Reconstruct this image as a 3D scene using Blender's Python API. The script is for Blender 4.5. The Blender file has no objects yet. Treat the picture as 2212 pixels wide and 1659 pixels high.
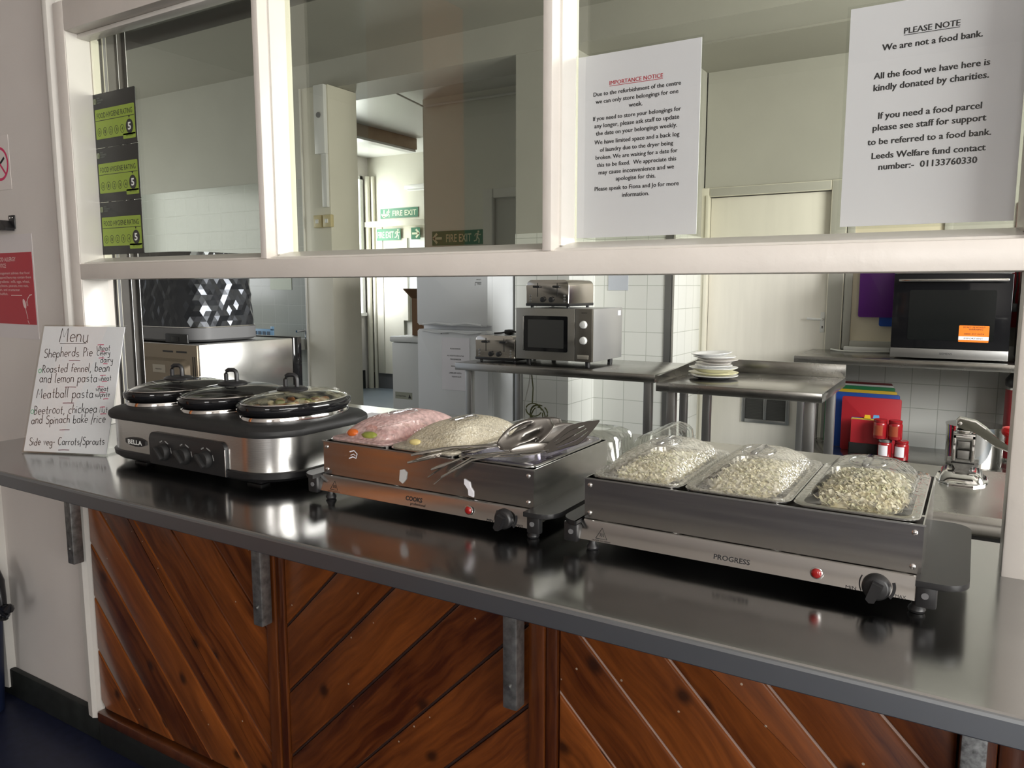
import bpy, bmesh, math, random
from mathutils import Vector, Matrix
from math import sin, cos, pi, radians

random.seed(7)
sc = bpy.context.scene
col = sc.collection

# ------------------------------------------------------------------ camera
H = 1.32
cam_d = bpy.data.cameras.new('camera')
cam_d.sensor_width = 36.0
cam_d.lens = 1655.0 / 2212.0 * 36.0
cam_d.clip_start = 0.02
cam = bpy.data.objects.new('camera', cam_d)
cam.location = (0, 0, H)
cam.rotation_euler = (radians(90 - 7.2), 0, radians(31.2))
col.objects.link(cam)
sc.camera = cam

# ------------------------------------------------------------------ world, exposure
w = bpy.data.worlds.new('world')
sc.world = w
w.use_nodes = True
w.node_tree.nodes['Background'].inputs[0].default_value = (0.80, 0.88, 1.0, 1)
w.node_tree.nodes['Background'].inputs[1].default_value = 0.6
sc.view_settings.view_transform = 'Standard'
sc.view_settings.look = 'None'
sc.view_settings.gamma = 1.0
sc.view_settings.exposure = 0.0
sc.view_settings.use_curve_mapping = False
sc.cycles.max_bounces = 10
sc.cycles.transparent_max_bounces = 24
sc.cycles.glossy_bounces = 5
sc.cycles.caustics_reflective = False
sc.cycles.caustics_refractive = False
sc.cycles.sample_clamp_indirect = 6.0
sc.cycles.use_denoising = True


def window_light(name, loc, direction, sx, sy, power, color):
    d = bpy.data.lights.new(name, 'AREA')
    d.shape = 'RECTANGLE'
    d.size, d.size_y = sx, sy
    d.energy = power
    d.color = color
    o = bpy.data.objects.new(name, d)
    o.location = loc
    o.rotation_euler = Vector(direction).to_track_quat('-Z', 'Y').to_euler()
    col.objects.link(o)
    return o


# daylight through the windows of the dining room, the kitchen and the passage, plus two added fills
window_light('daylight_dining', (2.58, -0.55, 1.75), (-1, 0, 0), 2.5, 1.7, 108, (1.0, 0.965, 0.91))
window_light('fill_dining_rear', (1.35, -3.92, 1.75), (0, 1, 0), 1.1, 1.5, 46, (1.0, 0.96, 0.92))  # unseen rear source, placed and powered to lift the frame fronts
window_light('daylight_kitchen', (1.83, 3.10, 1.85), (-1, 0.0, 0), 1.9, 1.3, 165, (1.0, 0.99, 0.96))
window_light('fill_kitchen_left', (-7.37, 2.75, 1.80), (1, 0, 0), 1.6, 1.2, 40, (0.97, 0.99, 1.0))  # added fill for the dim left side of the kitchen; no window built there
window_light('daylight_passage', (-6.80, 7.28, 1.85), (1, 0, 0), 0.5, 1.6, 34, (0.93, 0.97, 1.0))

# ------------------------------------------------------------------ materials
MATS = {}


def nd(nt, t, **kw):
    n = nt.nodes.new(t)
    for k, v in kw.items():
        setattr(n, k, v)
    return n


def mat(name, color=(0.8, 0.8, 0.8), rough=0.5, metal=0.0, spec=0.5, var=0.0, vscale=8.0, bump=0.0, bscale=60.0,
        emit=None, estr=0.0, coat=0.0, aniso=None, rvar=0.0):
    m = bpy.data.materials.new(name)
    m.use_nodes = True
    nt = m.node_tree
    b = nt.nodes['Principled BSDF']
    b.inputs['Base Color'].default_value = (*color, 1)
    b.inputs['Roughness'].default_value = rough
    b.inputs['Metallic'].default_value = metal
    b.inputs['Specular IOR Level'].default_value = spec
    b.inputs['Coat Weight'].default_value = coat
    tc = nd(nt, 'ShaderNodeNewGeometry')
    pos = tc.outputs['Position']
    if aniso:
        mp = nd(nt, 'ShaderNodeMapping')
        mp.inputs['Scale'].default_value = aniso
        nt.links.new(pos, mp.inputs['Vector'])
        pos = mp.outputs['Vector']
    if var > 0 or rvar > 0:
        nz = nd(nt, 'ShaderNodeTexNoise')
        nz.inputs['Scale'].default_value = vscale
        nz.inputs['Detail'].default_value = 5
        nt.links.new(pos, nz.inputs['Vector'])
        if var > 0:
            rp = nd(nt, 'ShaderNodeValToRGB')
            c0 = tuple(max(0, c * (1 - var)) for c in color)
            c1 = tuple(min(1, c * (1 + var)) for c in color)
            rp.color_ramp.elements[0].position = 0.3
            rp.color_ramp.elements[1].position = 0.7
            rp.color_ramp.elements[0].color = (*c0, 1)
            rp.color_ramp.elements[1].color = (*c1, 1)
            nt.links.new(nz.outputs['Fac'], rp.inputs['Fac'])
            nt.links.new(rp.outputs['Color'], b.inputs['Base Color'])
        if rvar > 0:
            mr = nd(nt, 'ShaderNodeMapRange')
            mr.inputs['From Min'].default_value = 0.3
            mr.inputs['From Max'].default_value = 0.7
            mr.inputs['To Min'].default_value = max(0.02, rough - rvar)
            mr.inputs['To Max'].default_value = rough + rvar
            nt.links.new(nz.outputs['Fac'], mr.inputs['Value'])
            nt.links.new(mr.outputs['Result'], b.inputs['Roughness'])
    if bump > 0:
        n2 = nd(nt, 'ShaderNodeTexNoise')
        n2.inputs['Scale'].default_value = bscale
        n2.inputs['Detail'].default_value = 4
        nt.links.new(pos, n2.inputs['Vector'])
        bp = nd(nt, 'ShaderNodeBump')
        bp.inputs['Strength'].default_value = bump
        bp.inputs['Distance'].default_value = 0.002
        nt.links.new(n2.outputs['Fac'], bp.inputs['Height'])
        nt.links.new(bp.outputs['Normal'], b.inputs['Normal'])
    if emit:
        b.inputs['Emission Color'].default_value = (*emit, 1)
        b.inputs['Emission Strength'].default_value = estr
    MATS[name] = m
    return m


def tile_mat(name, color, mortar, axis, wdt=0.15, hgt=0.15, zoff=0.0, xoff=0.0, rough=0.18):
    m = mat(name, color, rough)
    nt = m.node_tree
    b = nt.nodes['Principled BSDF']
    g = nd(nt, 'ShaderNodeNewGeometry')
    s = nd(nt, 'ShaderNodeSeparateXYZ')
    c = nd(nt, 'ShaderNodeCombineXYZ')
    a1 = nd(nt, 'ShaderNodeMath', operation='ADD')
    a1.inputs[1].default_value = 30 * wdt + xoff
    a2 = nd(nt, 'ShaderNodeMath', operation='ADD')
    a2.inputs[1].default_value = zoff
    nt.links.new(g.outputs['Position'], s.inputs[0])
    nt.links.new(s.outputs[0 if axis == 'x' else 1], a1.inputs[0])
    nt.links.new(s.outputs[2], a2.inputs[0])
    nt.links.new(a1.outputs[0], c.inputs[0])
    nt.links.new(a2.outputs[0], c.inputs[1])
    t = nd(nt, 'ShaderNodeTexBrick')
    t.offset = 0.0
    t.squash = 1.0
    t.inputs['Scale'].default_value = 1.0
    t.inputs['Brick Width'].default_value = wdt
    t.inputs['Row Height'].default_value = hgt
    t.inputs['Mortar Size'].default_value = 0.0022
    t.inputs['Mortar Smooth'].default_value = 0.2
    t.inputs['Bias'].default_value = 0.0
    t.inputs['Color1'].default_value = (*color, 1)
    t.inputs['Color2'].default_value = (*[x * 0.96 for x in color], 1)
    t.inputs['Mortar'].default_value = (*mortar, 1)
    nt.links.new(c.outputs[0], t.inputs['Vector'])
    nt.links.new(t.outputs['Color'], b.inputs['Base Color'])
    bp = nd(nt, 'ShaderNodeBump', invert=True)
    bp.inputs['Strength'].default_value = 0.5
    bp.inputs['Distance'].default_value = 0.002
    nt.links.new(t.outputs['Fac'], bp.inputs['Height'])
    nt.links.new(bp.outputs['Normal'], b.inputs['Normal'])
    return m


def clear_mat(name, tint=(0.9, 0.93, 0.9), ior=1.45, rough=0.02, fog=0.0, fog_color=(0.9, 0.9, 0.86), fog_scale=220.0,
              fog_cut=(0.35, 0.6), gloss_boost=0.0, bump=0.0, fog_min=0.0):
    """clear sheet: transparent + fresnel gloss, optionally with patches of droplets"""
    m = bpy.data.materials.new(name)
    m.use_nodes = True
    nt = m.node_tree
    nt.nodes.remove(nt.nodes['Principled BSDF'])
    out = nt.nodes['Material Output']
    tr = nd(nt, 'ShaderNodeBsdfTransparent')
    tr.inputs[0].default_value = (*tint, 1)
    gl = nd(nt, 'ShaderNodeBsdfGlossy')
    gl.inputs['Roughness'].default_value = rough
    fr = nd(nt, 'ShaderNodeFresnel')
    gm = nd(nt, 'ShaderNodeNewGeometry')
    im = nd(nt, 'ShaderNodeMapRange')           # same gloss on both faces of the sheet
    im.inputs['To Min'].default_value = ior
    im.inputs['To Max'].default_value = 1.0 / ior
    nt.links.new(gm.outputs['Backfacing'], im.inputs['Value'])
    nt.links.new(im.outputs['Result'], fr.inputs[0])
    mx = nd(nt, 'ShaderNodeMixShader')
    last_fac = fr.outputs[0]
    if gloss_boost:
        ad = nd(nt, 'ShaderNodeMath', operation='ADD', use_clamp=True)
        ad.inputs[1].default_value = gloss_boost
        nt.links.new(fr.outputs[0], ad.inputs[0])
        last_fac = ad.outputs[0]
    nt.links.new(last_fac, mx.inputs[0])
    nt.links.new(tr.outputs[0], mx.inputs[1])
    nt.links.new(gl.outputs[0], mx.inputs[2])
    surf = mx.outputs[0]
    if fog > 0 or bump > 0:
        g = nd(nt, 'ShaderNodeNewGeometry')
        vo = nd(nt, 'ShaderNodeTexVoronoi')
        vo.inputs['Scale'].default_value = fog_scale
        nt.links.new(g.outputs['Position'], vo.inputs['Vector'])
        nz = nd(nt, 'ShaderNodeTexNoise')
        nz.inputs['Scale'].default_value = fog_scale * 0.7
        nz.inputs['Detail'].default_value = 3
        nt.links.new(g.outputs['Position'], nz.inputs['Vector'])
        bp = nd(nt, 'ShaderNodeBump')
        bp.inputs['Strength'].default_value = bump
        bp.inputs['Distance'].default_value = 0.0015
        nt.links.new(vo.outputs['Distance'], bp.inputs['Height'])
        nt.links.new(bp.outputs['Normal'], gl.inputs['Normal'])
        mr = nd(nt, 'ShaderNodeMapRange')
        mr.inputs['From Min'].default_value = fog_cut[0]
        mr.inputs['From Max'].default_value = fog_cut[1]
        mr.inputs['To Max'].default_value = fog
        mr.inputs['To Min'].default_value = fog_min
        nt.links.new(nz.outputs['Fac'], mr.inputs['Value'])
        df = nd(nt, 'ShaderNodeBsdfTranslucent')
        df.inputs[0].default_value = (*fog_color, 1)
        d2 = nd(nt, 'ShaderNodeBsdfDiffuse')
        d2.inputs[0].default_value = (*fog_color, 1)
        nt.links.new(bp.outputs['Normal'], d2.inputs['Normal'])
        m0 = nd(nt, 'ShaderNodeMixShader')
        m0.inputs[0].default_value = 0.6
        nt.links.new(df.outputs[0], m0.inputs[1])
        nt.links.new(d2.outputs[0], m0.inputs[2])
        m2 = nd(nt, 'ShaderNodeMixShader')
        nt.links.new(mr.outputs['Result'], m2.inputs[0])
        nt.links.new(surf, m2.inputs[1])
        nt.links.new(m0.outputs[0], m2.inputs[2])
        surf = m2.outputs[0]
    nt.links.new(surf, out.inputs[0])
    MATS[name] = m
    return m


def wood_mat(name, dark, light, angle, scale=1.0, knots=True):
    """varnished pine: grain runs along the board (angle in the XZ plane), each board its own tone"""
    m = mat(name, light, 0.28, coat=0.35)
    nt = m.node_tree
    b = nt.nodes['Principled BSDF']
    b.inputs['Coat Roughness'].default_value = 0.15
    g = nd(nt, 'ShaderNodeNewGeometry')
    rot = nd(nt, 'ShaderNodeMapping')
    rot.inputs['Rotation'].default_value = (0, angle, 0)
    nt.links.new(g.outputs['Position'], rot.inputs['Vector'])
    wob = nd(nt, 'ShaderNodeTexNoise')
    wob.inputs['Scale'].default_value = 4.0
    wob.inputs['Detail'].default_value = 2
    nt.links.new(rot.outputs['Vector'], wob.inputs['Vector'])
    add = nd(nt, 'ShaderNodeVectorMath', operation='MULTIPLY_ADD')
    add.inputs[1].default_value = (0.05, 0.05, 0.05)
    nt.links.new(wob.outputs['Color'], add.inputs[0])
    nt.links.new(rot.outputs['Vector'], add.inputs[2])
    offs = nd(nt, 'ShaderNodeVectorMath', operation='MULTIPLY_ADD')
    offs.inputs[1].default_value = (7.0, 3.0, 5.0)
    cmb = nd(nt, 'ShaderNodeCombineXYZ')
    for i in range(3):
        nt.links.new(g.outputs['Random Per Island'], cmb.inputs[i])
    nt.links.new(cmb.outputs[0], offs.inputs[0])
    nt.links.new(add.outputs[0], offs.inputs[2])
    st = nd(nt, 'ShaderNodeMapping')
    st.inputs['Scale'].default_value = (5, 60, 75)
    nt.links.new(offs.outputs[0], st.inputs['Vector'])
    n1 = nd(nt, 'ShaderNodeTexNoise')
    n1.inputs['Scale'].default_value = 1.0 * scale
    n1.inputs['Detail'].default_value = 6
    n1.inputs['Roughness'].default_value = 0.65
    nt.links.new(st.outputs['Vector'], n1.inputs['Vector'])
    st2 = nd(nt, 'ShaderNodeMapping')
    st2.inputs['Scale'].default_value = (2.0, 14, 14)
    nt.links.new(offs.outputs[0], st2.inputs['Vector'])
    n2 = nd(nt, 'ShaderNodeTexNoise')
    n2.inputs['Scale'].default_value = 1.0
    n2.inputs['Detail'].default_value = 3
    nt.links.new(st2.outputs['Vector'], n2.inputs['Vector'])
    s = nd(nt, 'ShaderNodeMath', operation='MULTIPLY_ADD')
    s.inputs[1].default_value = 0.55
    nt.links.new(n1.outputs['Fac'], s.inputs[0])
    s2 = nd(nt, 'ShaderNodeMath', operation='MULTIPLY')
    s2.inputs[1].default_value = 0.45
    nt.links.new(n2.outputs['Fac'], s2.inputs[0])
    nt.links.new(s2.outputs[0], s.inputs[2])
    rnd = nd(nt, 'ShaderNodeMath', operation='MULTIPLY_ADD')
    rnd.inputs[1].default_value = 0.22
    nt.links.new(g.outputs['Random Per Island'], rnd.inputs[0])
    sub = nd(nt, 'ShaderNodeMath', operation='SUBTRACT')
    sub.inputs[1].default_value = 0.11
    nt.links.new(s.outputs[0], sub.inputs[0])
    nt.links.new(sub.outputs[0], rnd.inputs[2])
    rp = nd(nt, 'ShaderNodeValToRGB')
    rp.color_ramp.elements[0].position = 0.30
    rp.color_ramp.elements[1].position = 0.68
    rp.color_ramp.elements[0].color = (*dark, 1)
    rp.color_ramp.elements[1].color = (*light, 1)
    nt.links.new(rnd.outputs[0], rp.inputs['Fac'])
    colr = rp.outputs['Color']
    if knots:
        vo = nd(nt, 'ShaderNodeTexVoronoi')
        vo.inputs['Scale'].default_value = 5.5
        vo.voronoi_dimensions = '2D'
        ks = nd(nt, 'ShaderNodeSeparateXYZ')
        kc = nd(nt, 'ShaderNodeCombineXYZ')
        km = nd(nt, 'ShaderNodeMath', operation='MULTIPLY')
        km.inputs[1].default_value = 0.75
        nt.links.new(offs.outputs[0], ks.inputs[0])
        nt.links.new(ks.outputs[0], km.inputs[0])
        nt.links.new(km.outputs[0], kc.inputs[0])
        nt.links.new(ks.outputs[2], kc.inputs[1])
        nt.links.new(kc.outputs[0], vo.inputs['Vector'])
        mr = nd(nt, 'ShaderNodeMapRange')
        mr.inputs['From Min'].default_value = 0.03
        mr.inputs['From Max'].default_value = 0.095
        mr.inputs['To Min'].default_value = 0.85
        mr.inputs['To Max'].default_value = 0.0
        nt.links.new(vo.outputs['Distance'], mr.inputs['Value'])
        mx = nd(nt, 'ShaderNodeMix', data_type='RGBA')
        nt.links.new(mr.outputs['Result'], mx.inputs[0])
        nt.links.new(colr, mx.inputs[6])
        mx.inputs[7].default_value = (0.02, 0.006, 0.002, 1)
        colr = mx.outputs[2]
    # flecks of old white paint
    sp = nd(nt, 'ShaderNodeTexVoronoi')
    sp.inputs['Scale'].default_value = 21.0
    nt.links.new(g.outputs['Position'], sp.inputs['Vector'])
    sm = nd(nt, 'ShaderNodeMath', operation='LESS_THAN')
    sm.inputs[1].default_value = 0.045
    nt.links.new(sp.outputs['Distance'], sm.inputs[0])
    mx2 = nd(nt, 'ShaderNodeMix', data_type='RGBA')
    nt.links.new(sm.outputs[0], mx2.inputs[0])
    nt.links.new(colr, mx2.inputs[6])
    mx2.inputs[7].default_value = (0.45, 0.36, 0.28, 1)
    nt.links.new(mx2.outputs[2], b.inputs['Base Color'])
    bp = nd(nt, 'ShaderNodeBump')
    bp.inputs['Strength'].default_value = 0.12
    bp.inputs['Distance'].default_value = 0.001
    nt.links.new(n1.outputs['Fac'], bp.inputs['Height'])
    nt.links.new(bp.outputs['Normal'], b.inputs['Normal'])
    return m


WHITE = mat('white_gloss_paint', (0.68, 0.655, 0.61), 0.28, bump=0.25, bscale=45, var=0.03, vscale=6)
FRAMEW = mat('frame_paint', (0.70, 0.655, 0.605), 0.33, bump=0.22, bscale=70, var=0.04, vscale=9)
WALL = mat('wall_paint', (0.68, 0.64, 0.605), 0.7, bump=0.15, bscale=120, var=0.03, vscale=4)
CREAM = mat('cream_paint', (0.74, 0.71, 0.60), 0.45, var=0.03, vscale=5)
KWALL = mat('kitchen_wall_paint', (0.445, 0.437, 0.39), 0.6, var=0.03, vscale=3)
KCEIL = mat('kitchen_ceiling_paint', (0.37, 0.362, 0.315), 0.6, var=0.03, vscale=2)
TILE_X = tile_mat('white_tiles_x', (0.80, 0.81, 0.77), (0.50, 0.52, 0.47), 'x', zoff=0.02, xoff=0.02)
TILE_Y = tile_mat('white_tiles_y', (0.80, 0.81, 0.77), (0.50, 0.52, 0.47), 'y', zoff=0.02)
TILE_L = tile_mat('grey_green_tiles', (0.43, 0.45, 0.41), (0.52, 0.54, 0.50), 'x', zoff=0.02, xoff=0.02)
STEEL = mat('brushed_steel', (0.56, 0.55, 0.53), 0.19, 1.0, aniso=(1, 26, 26), bump=0.006, bscale=12, rvar=0.03, vscale=4)
COUNTER_STEEL = mat('counter_steel', (0.40, 0.40, 0.395), 0.155, 1.0, var=0.06, vscale=5, rvar=0.05, bump=0.02, bscale=25)
TABLE_STEEL = mat('table_steel', (0.42, 0.41, 0.385), 0.24, 1.0, var=0.05, vscale=7, rvar=0.05)
LEG_STEEL = mat('leg_steel', (0.36, 0.36, 0.355), 0.38, 1.0)
CHROME = mat('polished_steel', (0.72, 0.71, 0.70), 0.09, 1.0)
TOAST_STEEL = mat('toaster_steel', (0.64, 0.60, 0.55), 0.18, 1.0)
GALV = mat('worn_steel', (0.30, 0.30, 0.29), 0.45, 0.85, var=0.35, vscale=60)
DARKMET = mat('dark_shutter_metal', (0.035, 0.030, 0.024), 0.5, 0.3, var=0.15, vscale=14)
BLACK = mat('black_plastic', (0.014, 0.014, 0.015), 0.38)
BLACKG = mat('black_gloss', (0.008, 0.008, 0.009), 0.06)
BLACKM = mat('black_matt', (0.011, 0.011, 0.011), 0.62)
GREYP = mat('grey_plastic', (0.16, 0.16, 0.165), 0.45)
FRYER = mat('fryer_facets', (0.06, 0.064, 0.072), 0.20, 0.75)
NAVY = mat('navy_lino', (0.012, 0.015, 0.038), 0.4, var=0.3, vscale=40)
BLUEFLOOR = mat('blue_grey_lino', (0.16, 0.19, 0.21), 0.35, var=0.08, vscale=3)
PAPER = mat('white_paper', (0.80, 0.785, 0.83), 0.55)
INK = mat('black_ink', (0.012, 0.012, 0.014), 0.7)
REDINK = mat('red_ink', (0.55, 0.03, 0.05), 0.7)
PINKINK = mat('pink_ink', (0.62, 0.03, 0.12), 0.6)
GREENINK = mat('green_ink', (0.08, 0.45, 0.22), 0.6)
STK_BLACK = mat('sticker_black', (0.020, 0.021, 0.020), 0.35)
STK_GREEN = mat('sticker_green', (0.27, 0.38, 0.045), 0.4)
STK_GREY = mat('sticker_grey_print', (0.20, 0.23, 0.20), 0.5)
STK_WHITE = mat('sticker_white', (0.8, 0.82, 0.8), 0.5)
POSTER = mat('poster_red', (0.42, 0.022, 0.04), 0.4)
POSTER_TXT = mat('poster_print', (0.75, 0.58, 0.56), 0.5)
SIGN_GREEN = mat('sign_green', (0.012, 0.17, 0.085), 0.4)
SIGN_TXT = mat('sign_print', (0.70, 0.72, 0.52), 0.5)
GLASS = clear_mat('window_glass', (0.90, 0.905, 0.855), 1.5, 0.0)
ACRYL = clear_mat('acrylic', (0.955, 0.965, 0.955), 1.49, 0.0)
CLAM = clear_mat('clear_container_plastic', (0.93, 0.94, 0.91), 1.5, 0.06, gloss_boost=0.10)
LIDGLASS = clear_mat('crock_lid_glass', (0.86, 0.87, 0.84), 1.5, 0.02, gloss_boost=0.06)
LIDGLASS_F = clear_mat('steamed_crock_lid_glass', (0.86, 0.86, 0.80), 1.5, 0.02, gloss_boost=0.05, fog=0.35,
                       fog_color=(0.62, 0.60, 0.42), fog_scale=60, fog_cut=(0.42, 0.62))
LID_WET = clear_mat('wet_pan_lid', (0.93, 0.93, 0.90), 1.5, 0.07, fog=0.42, fog_min=0.16, fog_color=(0.80, 0.78, 0.70), fog_scale=240,
                    fog_cut=(0.40, 0.62), gloss_boost=0.05, bump=0.8)
LID_CLR = clear_mat('clearer_pan_lid', (0.94, 0.94, 0.91), 1.5, 0.05, fog=0.22, fog_min=0.04, fog_color=(0.80, 0.79, 0.73), fog_scale=120,
                    fog_cut=(0.48, 0.66), gloss_boost=0.05, bump=0.4)
LID_PINK = clear_mat('pink_spattered_pan_lid', (0.93, 0.86, 0.85), 1.5, 0.08, fog=0.80, fog_min=0.50, fog_color=(0.80, 0.58, 0.55), fog_scale=150,
                     fog_cut=(0.38, 0.60), gloss_boost=0.04, bump=0.8)
LID_SAND = clear_mat('steamed_beige_pan_lid', (0.92, 0.90, 0.83), 1.5, 0.08, fog=0.86, fog_min=0.58, fog_color=(0.66, 0.61, 0.49), fog_scale=260,
                     fog_cut=(0.38, 0.58), gloss_boost=0.04, bump=1.0)
LID_EMPTY = clear_mat('violet_tinted_pan_lid', (0.80, 0.79, 0.88), 1.5, 0.04, gloss_boost=0.06)
FOOD_PALE = mat('pale_shredded_food', (0.76, 0.70, 0.50), 0.42, var=0.10, vscale=90)
FOOD_BEIGE = mat('beige_food', (0.70, 0.60, 0.38), 0.45, var=0.2, vscale=60)
FOOD_BROWN = mat('brown_stew', (0.26, 0.10, 0.03), 0.3, var=0.6, vscale=45)
FOOD_DARK = mat('dark_stew', (0.09, 0.075, 0.045), 0.25, var=0.6, vscale=40)
FOOD_PINK = mat('beetroot_bake', (0.50, 0.10, 0.10), 0.4, var=0.3, vscale=50)
CARROT = mat('carrot', (0.48, 0.10, 0.012), 0.35, var=0.1, vscale=80)
SPROUT = mat('sprout', (0.20, 0.22, 0.04), 0.35, var=0.25, vscale=70)
POTATO = mat('yellow_potato', (0.62, 0.52, 0.22), 0.4)
FRIDGEW = mat('appliance_white', (0.70, 0.72, 0.74), 0.35)
FREEZG = mat('freezer_grey_white', (0.55, 0.56, 0.54), 0.45)
CARD = mat('cardboard', (0.16, 0.085, 0.04), 0.8, var=0.1, vscale=10)
MWBODY = mat('microwave_silver', (0.50, 0.50, 0.50), 0.35, 0.6)
MWFRONT = mat('microwave_front', (0.33, 0.315, 0.285), 0.34, 0.8)
MWPANEL = mat('microwave_panel', (0.20, 0.185, 0.16), 0.34, 0.8)
CHINA = mat('white_china', (0.80, 0.80, 0.79), 0.12)
CHINA_Y = mat('yellow_plate', (0.78, 0.74, 0.42), 0.2)
CHINA_D = mat('off_white_plate', (0.66, 0.62, 0.58), 0.2)
DOORP = mat('door_paint', (0.86, 0.825, 0.745), 0.3, var=0.04, vscale=3, aniso=(6, 6, 0.6))
VENTD = mat('vent_mesh', (0.06, 0.06, 0.055), 0.6)
WHITEP = mat('white_plastic', (0.78, 0.78, 0.76), 0.35)
IVORY = mat('ivory_plastic', (0.66, 0.56, 0.30), 0.4)
ORANGE = mat('orange_label', (0.85, 0.20, 0.015), 0.45)
PURPLE = mat('purple_board', (0.12, 0.015, 0.22), 0.4)
BLUEB = mat('blue_board', (0.012, 0.07, 0.36), 0.4)
REDB = mat('red_board', (0.42, 0.018, 0.028), 0.4)
YELB = mat('yellow_board', (0.75, 0.50, 0.03), 0.4)
GRNB = mat('green_board', (0.02, 0.22, 0.08), 0.4)
DREDB = mat('brown_red_board', (0.13, 0.01, 0.012), 0.4)
JARRED = mat('jar_red', (0.27, 0.01, 0.014), 0.15)
REDPL = mat('red_plastic', (0.65, 0.01, 0.012), 0.25)
REDLAMP = mat('red_lens', (0.30, 0.006, 0.006), 0.08, coat=0.6)
SINKG = mat('sink_grey', (0.34, 0.34, 0.31), 0.3)
SINKBLUE = mat('pale_blue_plastic', (0.22, 0.40, 0.60), 0.4)
CABLEG = mat('green_flex', (0.10, 0.105, 0.03), 0.5)
CABLEW = mat('white_flex', (0.70, 0.70, 0.66), 0.5)
BROWNW = mat('brown_beam_wood', (0.34, 0.25, 0.17), 0.6, var=0.15, vscale=8)
PANE = mat('bright_pane', (0.9, 0.95, 1.0), 0.3, emit=(0.92, 0.97, 1.0), estr=2.2)
FROST = mat('frosted_pane', (0.85, 0.9, 0.85), 0.4, emit=(0.95, 0.98, 0.95), estr=0.45)
ORPILLAR = mat('orange_paint', (0.60, 0.20, 0.055), 0.5)
DWALL = mat('dining_wall_paint', (0.68, 0.64, 0.60), 0.8)
BINBAG = mat('bin_bag', (0.010, 0.010, 0.012), 0.22)
BINBLUE = mat('bin_blue', (0.006, 0.012, 0.04), 0.5)
DKRUBBER = mat('black_skirting', (0.012, 0.014, 0.013), 0.5, var=0.4, vscale=25)
WOOD_L = wood_mat('pine_boards_falling_right', (0.050, 0.0095, 0.002), (0.285, 0.080, 0.014), radians(-45))
WOOD_R = wood_mat('pine_boards_rising_right', (0.050, 0.0095, 0.002), (0.25, 0.070, 0.0125), radians(45))
WOOD_V = wood_mat('pine_post', (0.04, 0.008, 0.0025), (0.17, 0.048, 0.010), radians(90), knots=False)
GRANITE = mat('speckled_steel', (0.30, 0.31, 0.31), 0.5, 0.5, var=0.6, vscale=120)


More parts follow.
